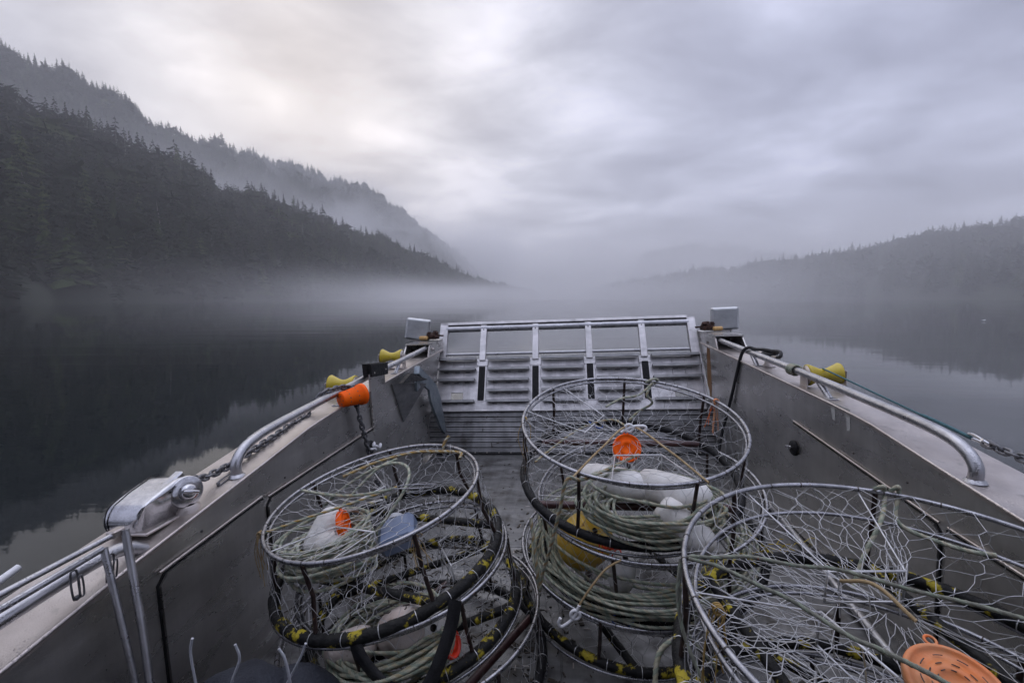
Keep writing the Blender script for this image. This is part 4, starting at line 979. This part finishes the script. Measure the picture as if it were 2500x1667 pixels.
buoy((-1.005, 1.69, .575), (.35, .5, .8), .20, .066, 'buoy', 'white float standing in the rope coil of the tilted left pot')
buoy((-.925, 1.62, .555), (1, -.2, .1), .17, .056, 'buoy', 'white float lying beside the orange disc in the tilted left pot')
buoy((-.60, 1.44, .355), (.55, -.5, .55), .25, .080, 'buoyp', 'stained pinkish float in the pot under the tilted left pot')
buoy((-.525, 1.47, .345), (.4, -.6, .5), .22, .066, 'buoy', 'white float behind the stained pinkish float')
buoy((-.775, 1.40, .315), (1, .2, .3), .17, .060, 'buoyp', 'small off white float by the black straps')
def disc(c, n, r, mat, label, deep=.012, ear_=True, marks=False):
    n = np.asarray(n, float); n /= np.linalg.norm(n); t = thing('bait_disc', label, 'lid', tuple(c), group='orange bait jar lids')
    mb = MB(); mb.lathe([(0, .004), (r * .30, .004), (r * .31, .006), (r * .55, .006), (r * .56, .003), (r * .86, .003), (r * .88, .007), (r * .97, .007), (r, .003), (r, -deep), (r * .95, -deep), (r * .93, -.002), (0, -.002)], (0, 0, 0), n, 40)
    u = np.cross(n, [0, 0, 1]); u /= np.linalg.norm(u); v = np.cross(u, n); v = v if v[2] > 0 else -v
    a = np.linspace(0, 2 * np.pi, 14, endpoint=False); P = v * (r + .008) + (np.cos(a)[:, None] * v + np.sin(a)[:, None] * u) * .010; mb.tube(P, .003, 6, True)
    mb.build('lid_plate', M[mat], t)
    if marks:
        mb = MB()
        for rr in (.34, .50, .68):
            for k in range(9):
                a0 = k * .70 + rr * 5; aa = np.linspace(a0, a0 + .30, 5); mb.tube(n * .0075 + r * rr * (np.cos(aa)[:, None] * u + np.sin(aa)[:, None] * v), .0011, 4)
        mb.build('raised_marks', M['tie'], t)
    return t
disc((.254, 2.035, .815), (.02, -.88, .42), .063, 'orange', 'bright orange lid hanging in the middle of the central pot')
disc((-.905, 1.655, .630), (.93, .22, .2), .056, 'orange', 'bright orange disc seen nearly edge on by the white float', deep=.016)
disc((.712, .885, .738), (-.05, -.34, .94), .080, 'orangeworn', 'large scuffed orange lid on top of the near right pot', marks=True)
t = disc((-.425, 1.42, .335), (.9, -.2, .5), .048, 'red', 'red disc lying in the middle left pot near the strap')
# bait jar
t = thing('bait_jar', 'cloudy blue square bait jar lying in the tilted left pot', 'jar', (-.70, 1.69, .545))
mb = MB(); rot = frame(-.2, -.45) @ rotm('Z', 14); mb.box((0, 0, .03), (.15, .14, .085), rot, 0, .02); mb.build('jar_wall', M['jar'], t)
mb = MB(); mb.lathe([(.036, 0), (.038, .02), (0, .022)], rot @ np.array([.0, .07, .03]), rot @ np.array([0, 1., 0]), 18); mb.build('jar_cap', M['grey'], t)

def coil(label, c, fr, a, b, loops, rise, r=.0075, seed=0, spread=.3, tail=None, arc=None, pitch=.016, step=.008):
    g = np.random.default_rng(seed + 90); P = []; z = 0
    for k in range(loops):
        aa, bb = a * g.uniform(1 - spread, 1.0), b * g.uniform(1 - spread, 1.0); ox, oy = g.normal(0, a * .07), g.normal(0, b * .08); ph = g.normal(0, .15); tl = g.normal(0, .10), g.normal(0, .10)
        for q in np.arange(0, 12):
            th = q / 12 * 2 * np.pi; x, y = aa * math.cos(th + ph) + ox, bb * math.sin(th + ph) + oy
            zz = rise * (k + q / 12) / loops + tl[0] * x + tl[1] * y + g.normal(0, .004)
            P.append((x, y, max(zz, .004)))
    P = spline(P, 6) @ np.asarray(fr).T + np.asarray(c)
    if tail is not None: P = np.concatenate([P[:-1], spline([P[-1]] + list(tail), 10)])
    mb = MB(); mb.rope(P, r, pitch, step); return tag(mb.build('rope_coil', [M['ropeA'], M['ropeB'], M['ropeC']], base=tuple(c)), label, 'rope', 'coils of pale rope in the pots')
fA, fB, fD, fE = frame(.036, -.233), frame(-.072, -.182), frame(-.142, -.11), frame(-.146, -.078)
coil('green and tan rope coil wound over white floats in the top middle pot', (.34, 1.84, .575), fA, .29, .17, 13, .10, seed=1, spread=.38)
coil('loose upper turns of rope across the floats in the top middle pot', (.31, 1.83, .62), fA, .29, .16, 6, .11, seed=11, spread=.3)
coil('pale green rope packed round the near wall of the middle pot', (.31, 2.10, .325), fB, .465, .445, 24, .075, seed=2, spread=.14)
coil('pale rope coil heaped beside the white float in the tilted left pot', (-.945, 1.63, .478), fD, .20, .165, 18, .15, seed=3, spread=.3)
coil('pale rope coil under the floats in the middle left pot', (-.63, 1.44, .275), fE, .235, .18, 16, .10, seed=4, spread=.3)
def line(name, pts, r, mats, label, pitch=.016, plain=False, grp=None, cat='rope'):
    mb = MB()
    if plain: mb.tube(spline(pts, 8), r, 7)
    else: mb.rope(spline(pts, 10), r, pitch, .006)
    return tag(mb.build(name, mats, base=tuple(pts[0])), label, cat, grp)
M['ropeG'] = surf('grey green flecked rope', (.16, .17, .14), (.28, .28, .23), 16, .85, None, 0, .5, 700, spots=((.40, .10, .05), 42, .66, .03))
RG = [M['ropeG'], M['ropeC'], M['ropeG']]
RP = [M['ropeA'], M['ropeB'], M['ropeC']]
line('drawstring', [(-.002, 1.655, .822), (.13, 1.86, .875), (.272, 2.06, .908), (.40, 1.86, .862), (.497, 1.67, .808)], .0042, M['tan'], 'tan drawstring drawn tight from the near ring up to the white hook', plain=True)
line('hanging_rope', [(.30, 2.02, .79), (.06, 1.72, .80), (-.012, 1.655, .825), (-.045, 1.665, .70), (-.085, 1.69, .54), (-.125, 1.72, .40), (-.14, 1.73, .33), (-.15, 1.75, .45), (-.17, 1.80, .60)], .0075, [M['ropeB'], M['tan'], M['ropeC']], 'tan rope hanging down the left side of the middle stack')
line('bait_loop', [(.27, 2.05, .90), (.20, 2.2, .90), (.05, 2.25, .84), (-.1, 2.1, .78), (-.16, 2.0, .76)], .0055, [M['ropeB'], M['tan'], M['ropeC']], 'tan rope running left from the white hook')
line('knotted_rope', [(.43, 2.575, 1.01), (.47, 2.56, 1.03), (.50, 2.60, 1.01), (.47, 2.66, .97), (.44, 2.60, .93), (.47, 2.62, .88), (.40, 2.66, .82), (.34, 2.62, .78)], .008, RP, 'knotted pale rope at the far rim of the top middle pot')
line('knotted_rope', [(.47, 2.57, 1.01), (.38, 2.50, .955), (.28, 2.42, .955), (.19, 2.36, .925)], .0065, RP, 'loose end of pale rope reaching left from the far rim knot')
line('hook_cord', [(.178, 1.655, .512), (.12, 1.63, .49), (.07, 1.61, .44), (.03, 1.60, .385), (.012, 1.60, .355)], .0042, M['tan'], 'tan cord hanging outside the middle pot with a white hook', plain=True)
def hook(c, label, rot):
    mb = MB(); a = np.linspace(-.3, 4.2, 14); P = np.stack([.016 * np.cos(a), 0 * a, .016 * np.sin(a)], 1); mb.tube(spline([(.0, 0, .045), (0, 0, .0), (-.012, 0, -.035), (-.03, 0, -.06), (-.045, 0, -.052), (-.046, 0, -.03)], 6) @ rot.T + c, .0062, 8)
    aa = np.linspace(0, 2 * np.pi, 16, endpoint=False); mb.tube(np.stack([.017 * np.cos(aa), 0 * aa, .017 * np.sin(aa) + .005], 1) @ rot.T + c, .0060, 8, True)
    tag(mb.build('lid_hook', M['white'], base=tuple(c)), label, 'hook', 'white plastic lid hooks')
hook(np.array([.0, 1.595, .325]), 'white plastic hook dangling beside the bottom central pot', rotm('Y', 22))
hook(np.array([.27, 2.05, .905]), 'white plastic hook knotted at the centre of the top middle pot', rotm('Y', -120))
# lines on the tilted left pot
line('golden_rope', [(-1.02, 1.88, .735), (-.90, 1.985, .765), (-.75, 2.04, .79), (-.62, 2.03, .80), (-.50, 1.98, .812), (-.49, 1.93, .80)], .0075, [M['gold'], M['ropeB'], M['tan']], 'golden rope twisted along the far rim of the tilted left pot')
line('frayed_rope_end', [(-.60, 2.05, .79), (-.595, 2.06, .83), (-.57, 2.07, .865)], .008, [M['gold'], M['ropeB'], M['tan']], 'short golden rope end sticking up behind the tilted left pot')
line('drawstring', [(-1.155, 1.775, .715), (-1.0, 1.72, .722), (-.86, 1.69, .735), (-.72, 1.70, .757)], .0065, RP, 'pale rope stretched across the tilted left pot from its left rim')
line('drawstring', [(-1.145, 1.50, .668), (-1.02, 1.58, .69), (-.88, 1.65, .715), (-.70, 1.72, .76)], .0058, [M['ropeB'], M['gold'], M['ropeC']], 'tan drawstring across the top of the tilted left pot')
line('rope_loop', [(-1.20, 1.93, .50), (-1.10, 1.92, .62), (-.93, 1.93, .735), (-.80, 1.93, .78), (-.70, 1.85, .785), (-.68, 1.74, .74), (-.76, 1.66, .62), (-.85, 1.60, .53)], .0072, RP, 'big rope loop arching up inside the tilted left pot')
line('rope_loop', [(-1.08, 1.75, .52), (-1.0, 1.84, .63), (-.88, 1.93, .75), (-.80, 1.99, .78)], .0070, RP, 'second rope strand rising beside the loop in the tilted left pot')
# ropes on the near right pot
rg = [(.405, 1.30, .40), (.31, 1.26, .55), (.285, 1.22, .72), (.30, 1.19, .80), (.36, 1.175, .812), (.46, 1.205, .80), (.56, 1.17, .80), (.66, 1.165, .795), (.78, 1.10, .79), (.90, 1.04, .79), (1.05, .92, .79), (1.2, .80, .78)]
line('green_rope', rg, .0056, RG, 'green flecked rope looped over the rim and across the near right pot')
line('green_rope', [(.30, 1.18, .805), (.37, 1.155, .80), (.45, 1.09, .79), (.50, 1.06, .78), (.57, .965, .77), (.61, .93, .77), (.68, .84, .77), (.72, .7, .77)], .0056, RG, 'second green flecked rope crossing the near right pot towards the camera')
line('green_rope', [(.285, 1.20, .79), (.27, 1.17, .70), (.285, 1.13, .60), (.34, 1.05, .50), (.42, .95, .45), (.5, .85, .42)], .0056, RG, 'green flecked rope hanging down the near left side of the right pot')
line('tan_rope_loop', [(.34, 1.45, .38), (.27, 1.42, .34), (.245, 1.36, .26), (.26, 1.30, .20), (.33, 1.27, .16), (.42, 1.30, .14)], .0095, [M['ropeB'], M['ropeA'], M['ropeC']], 'thick tan rope looped between the middle and right stacks')
line('rim_knot', [(.985, 1.565, .835), (1.0, 1.55, .85), (1.015, 1.565, .83), (1.0, 1.54, .79), (.93, 1.45, .77), (.86, 1.40, .70), (.80, 1.35, .62)], .0075, RP, 'pale rope knotted on the far rim of the near right pot')
line('rim_knot', [(1.03, 1.56, .83), (1.045, 1.55, .85), (1.055, 1.56, .82), (1.02, 1.50, .75), (1.12, 1.42, .72), (1.2, 1.38, .72)], .0075, RP, 'second rope knot beside it on the far rim of the near right pot')
line('pale_cord', [(.735, 1.02, .77), (.70, 1.10, .80), (.66, 1.16, .77)], .0045, M['tan'], 'pale cord tied to the scuffed orange lid', plain=True)
line('golden_rope', [(.5, .95, .60), (.62, .98, .62), (.75, 1.02, .63), (.86, 1.0, .64)], .008, [M['gold'], M['tan'], M['ropeC']], 'golden rope lying under the scuffed orange lid')
buoy((.64, .93, .555), (1, .2, .1), .22, .060, 'yellow', 'tan float at the bottom of the near right pot')
# blue ties
def ziptie(c, rot, r, label):
    a = np.linspace(0, 2 * np.pi, 20, endpoint=False); mb = MB(); mb.tube(np.stack([r * np.cos(a), .7 * r * np.sin(a), .2 * r * np.sin(2 * a)], 1) @ rot.T + c, .003, 6, True); mb.box(np.array(c) + rot @ np.array([r, 0, 0]), (.010, .008, .007), rot, 0, .001)
    tag(mb.build('cable_tie', M['blue'], base=tuple(c)), label, 'cable tie', 'blue cable ties on the pots')
ziptie(np.array([.155, 2.66, .755]), frame(.3, -.5), .045, 'blue cable tie on the far bottom ring of the top middle pot')
ziptie(np.array([.185, 1.70, .245]), frame(-.2, -.6), .042, 'blue cable tie on the near bottom ring of the middle pot')
# yellow shreds of worn rope on the right pot ring
mb = MB(); g = np.random.default_rng(2)
for _ in range(46):
    a = g.uniform(1.5, 2.7); p = np.array([.803 + .53 * math.cos(a), 1.105 + .53 * math.sin(a), .57 + g.uniform(-.02, .04)]); d = g.normal(0, .03, 3); mb.tube([p, p + d * .6 + [0, 0, .01], p + d], .0012, 4)
tag(mb.build('frayed_strands', M['lichenfray'] if 'lichenfray' in M else M['urethane'], base=(.5, 1.5, .57)), 'yellow frayed strands on the bottom ring of the near right pot', 'fibres', kind='stuff')
# small frayed lashings of twine on the pot rims
def twine(c, n, sp, drop, mat, label, seed):
    g = np.random.default_rng(seed); mb = MB(); c = np.array(c)
    for _ in range(n):
        p = c + g.normal(0, .006, 3); d = np.array([g.normal(0, sp), g.normal(0, sp), -abs(g.normal(drop, drop * .5))]); mb.tube(spline([p, p + d * .4 + g.normal(0, .01, 3), p + d], 4), .0016, 5)
    a = np.linspace(0, 5 * np.pi, 40); mb.tube(np.stack([.011 * np.cos(a), (a - 8) * .0012, .011 * np.sin(a)], 1) + c, .0026, 5)
    tag(mb.build('twine_lashing', M[mat], base=tuple(c)), label, 'twine', 'frayed twine lashings on the pot rims')
twine((-.215, 2.15, .92), 9, .012, .14, 'gold', 'rusty frayed twine on the left rim of the top middle pot', 1)
twine((.735, 2.35, .95), 8, .02, .09, 'orangeworn', 'orange frayed twine on the right rim of the top middle pot', 2)
twine((.33, 1.04, .765), 8, .012, .16, 'gold', 'brown frayed twine on the near left rim of the right pot', 3)
twine((-.52, 1.40, .73), 9, .03, .09, 'tan', 'tan frayed twine on the near rim of the tilted left pot', 4)
twine((-1.155, 1.50, .665), 7, .008, .13, 'tan', 'brown frayed twine hanging off the left rim of the tilted left pot', 5)
mb = MB(); g = np.random.default_rng(4)
for _ in range(16):
    p = np.array([.145, 1.84, .455]) + g.normal(0, .016, 3) * [1.3, .6, .5]; d = g.normal(0, .018, 3); mb.tube([p, p + d * .5 + [0, 0, .006], p + d], .0028, 5)
tag(mb.build('red_twine', M['red'], base=(.145, 1.84, .455)), 'small tangle of bright red twine beside the yellow float', 'twine')
mb = MB(); mb.tube(spline([(-.72, 1.70, .757), (-.70, 1.695, .762), (-.60, 1.69, .768), (-.55, 1.69, .772), (-.545, 1.70, .775), (-.55, 1.715, .775), (-.66, 1.72, .768), (-.70, 1.71, .765)], 6), .0022, 6)
tag(mb.build('wire_hook', M['ring'], base=(-.72, 1.70, .757)), 'long wire hook at the end of the pale rope on the tilted left pot', 'hook')
mb = MB(); mb.tube([(-1.72, 1.158, .729), (-1.72, .9, .665), (-1.70, .2, .46)], [.011, .0125, .0125], 10)
tag(mb.build('boat_pole', M['white'], base=(-1.72, .9, .6)), 'end of a white pole outside the port gunwale at the left edge', 'pole')
# straps
def strap(pts, w, label, nrm=(0, -1, .1)):
    P = spline(pts, 8); T = np.gradient(P, axis=0); T /= np.linalg.norm(T, axis=1)[:, None]; sdv = np.cross(T, nrm); sdv /= np.linalg.norm(sdv, axis=1)[:, None]; nn = np.cross(sdv, T) * .0015
    V = np.stack([P - sdv * w / 2 - nn, P + sdv * w / 2 - nn, P + sdv * w / 2 + nn, P - sdv * w / 2 + nn], 1).reshape(-1, 3); mb = MB(); mb.raw(V, grid_faces(len(P), 4, False), 0, True)
    tag(mb.build('webbing_strap', M['black'], base=tuple(pts[0])), label, 'strap', 'black webbing straps on the left stack')
strap([(-.36, 1.275, .595), (-.375, 1.27, .52), (-.41, 1.25, .42), (-.45, 1.24, .34), (-.50, 1.22, .29)], .040, 'black webbing strap hanging down the right side of the left stack')
strap([(-.69, 1.27, .44), (-.67, 1.265, .40), (-.63, 1.26, .35), (-.57, 1.25, .315), (-.46, 1.24, .31)], .040, 'black webbing strap sagging across the front of the left stack')
# gear bag and cable tie tails at the lower left
t = thing('gear_bag', 'dark navy canvas gear bag slumped beside the left stack', 'bag', (-.98, 1.14, .0))
mb = MB(); mb.ell((0, 0, .20), (.22, .16, .24), 30, 18, rotm('Y', 12), 0, .05); mb.ell((.14, .05, .24), (.13, .12, .17), 24, 14, rotm('Y', -20), 0, .06); mb.build('bag_cloth', M['cloth'], t)
mb = MB(); a = np.linspace(0, np.pi, 14); mb.tube(np.stack([.09 * np.cos(a) + .03, -.10 + 0 * a, .36 + .11 * np.sin(a)], 1), .014, 8); mb.build('bag_handle', M['black'], t)
mb = MB(); mb.box((.25, -.01, .16), (.12, .1, .06), rotm('Y', 25), 0, .02); mb.build('tarp_corner', M['bluebag'], t)
for k, pts in enumerate([[(-.985, 1.0, .42), (-.997, 1.0, .55), (-1.0, 1.0, .618), (-.990, 1.0, .655)], [(-.915, 1.0, .46), (-.89, 1.0, .54), (-.862, 1.0, .605), (-.870, 1.0, .645)], [(-.730, 1.0, .46), (-.727, 1.0, .54), (-.735, 1.0, .61), (-.75, 1.0, .640)], [(-.775, 1.0, .48), (-.735, 1.01, .55), (-.70, 1.01, .61), (-.682, 1.01, .650)]]):
    mb = MB(); mb.tube(spline(pts, 5), .0034, 6)
    tag(mb.build('cable_tie_tail', M['grey'], base=pts[0]), ['pale cable tie tail farthest left, bent at its tip to the right', 'pale cable tie tail kinked near its tip, second from the left', 'pale cable tie tail of the crossed pair, leaning left', 'pale cable tie tail of the crossed pair, leaning right'][k], 'cable tie', 'pale cable tie tails at the lower left')
# scraps on the deck and in the pots
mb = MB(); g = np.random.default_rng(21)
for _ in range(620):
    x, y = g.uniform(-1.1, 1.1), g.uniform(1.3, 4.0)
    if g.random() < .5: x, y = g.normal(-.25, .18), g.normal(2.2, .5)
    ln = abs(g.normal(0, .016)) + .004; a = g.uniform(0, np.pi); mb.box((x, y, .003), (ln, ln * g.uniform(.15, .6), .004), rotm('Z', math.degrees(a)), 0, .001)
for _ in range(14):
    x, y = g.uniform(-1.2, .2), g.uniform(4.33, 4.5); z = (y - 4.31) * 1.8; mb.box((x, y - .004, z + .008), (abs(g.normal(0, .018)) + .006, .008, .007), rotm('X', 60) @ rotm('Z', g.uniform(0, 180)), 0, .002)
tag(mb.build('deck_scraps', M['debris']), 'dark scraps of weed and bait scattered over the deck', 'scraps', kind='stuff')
mb = MB()
for key, n in (('D', 260), ('E', 120), ('F', 160), ('C', 60)):
    c, tx, ty, R, Rb, H = POT[key]; fr = frame(tx, ty)
    for _ in range(n):
        a, r = g.uniform(0, 6.28), R * math.sqrt(g.random()) * .95; p = np.array(c) + fr @ np.array([r * math.cos(a), r * math.sin(a), g.uniform(0, .03)])
        d = g.normal(0, .016, 3) * [1, 1, .5]; mb.tube([p, p + d * .5 + g.normal(0, .004, 3), p + d], [.0022, .003, .0012], 4)
tag(mb.build('weed_scraps', M['debris']), 'strands of dark weed caught in the netting of the left pots', 'seaweed', kind='stuff')

# ------------------------------------------------------------------ gulls
def gull(loc, rz, s, label, flying):
    t = thing('gull', label, 'bird', loc, np.array(Matrix.Rotation(R_(rz), 3, 'Z')) * 1.0, None, True)
    mb = MB(); Y = np.linspace(-.24, .25, 18); rr = np.interp(Y, [-.24, -.15, -.02, .08, .14, .18, .22, .25], [.012, .045, .075, .070, .045, .042, .036, .006]); zc = np.interp(Y, [-.24, -.02, .12, .2, .25], [.06, .05, .08, .12, .115]) if not flying else np.zeros(18)
    rows = []; a = np.linspace(0, 2 * np.pi, 14, endpoint=False)
    for y, r, z in zip(Y, rr, zc): rows.append(np.stack([r * np.cos(a), np.full(14, y), z + r * .9 * np.sin(a)], 1))
    mb.raw(np.concatenate(rows) * s, grid_faces(18, 14, False), 0); mb.build('body', M['bird'], t)
    for sd in (-1, 1):
        mb = MB()
        if flying: W_ = np.array([(sd * .04, .08, .03), (sd * .30, .12, .13), (sd * .62, -.02, .05), (sd * .28, -.02, .12), (sd * .04, -.08, .03)])
        else: W_ = np.array([(sd * .068, .08, .08), (sd * .076, -.02, .085), (sd * .03, -.30, .08), (sd * .05, -.05, .03), (sd * .06, .05, .04)])
        V = np.concatenate([W_, W_ + [0, 0, .008]]) * s; mb.raw(V, [(0, 1, 2, 3, 4), (9, 8, 7, 6, 5)] + [(i, (i + 1) % 5, 5 + (i + 1) % 5, 5 + i) for i in range(5)], 0, False); mb.build('wing', M['birdg'], t)
    mb = MB(); mb.tube(np.array([(0, .245, .115 if not flying else 0), (0, .30, .105 if not flying else -.005)]) * s, [.012 * s, .003 * s], 7); mb.build('beak', M['urethane'], t)
gull((62.0, 76.5, 3.1), 60, 1.0, 'white gull flying low in front of the right shore', True)
gull((36.8, 35.6, .0), -75, 1.0, 'pale gull floating on the water at the far right', False)
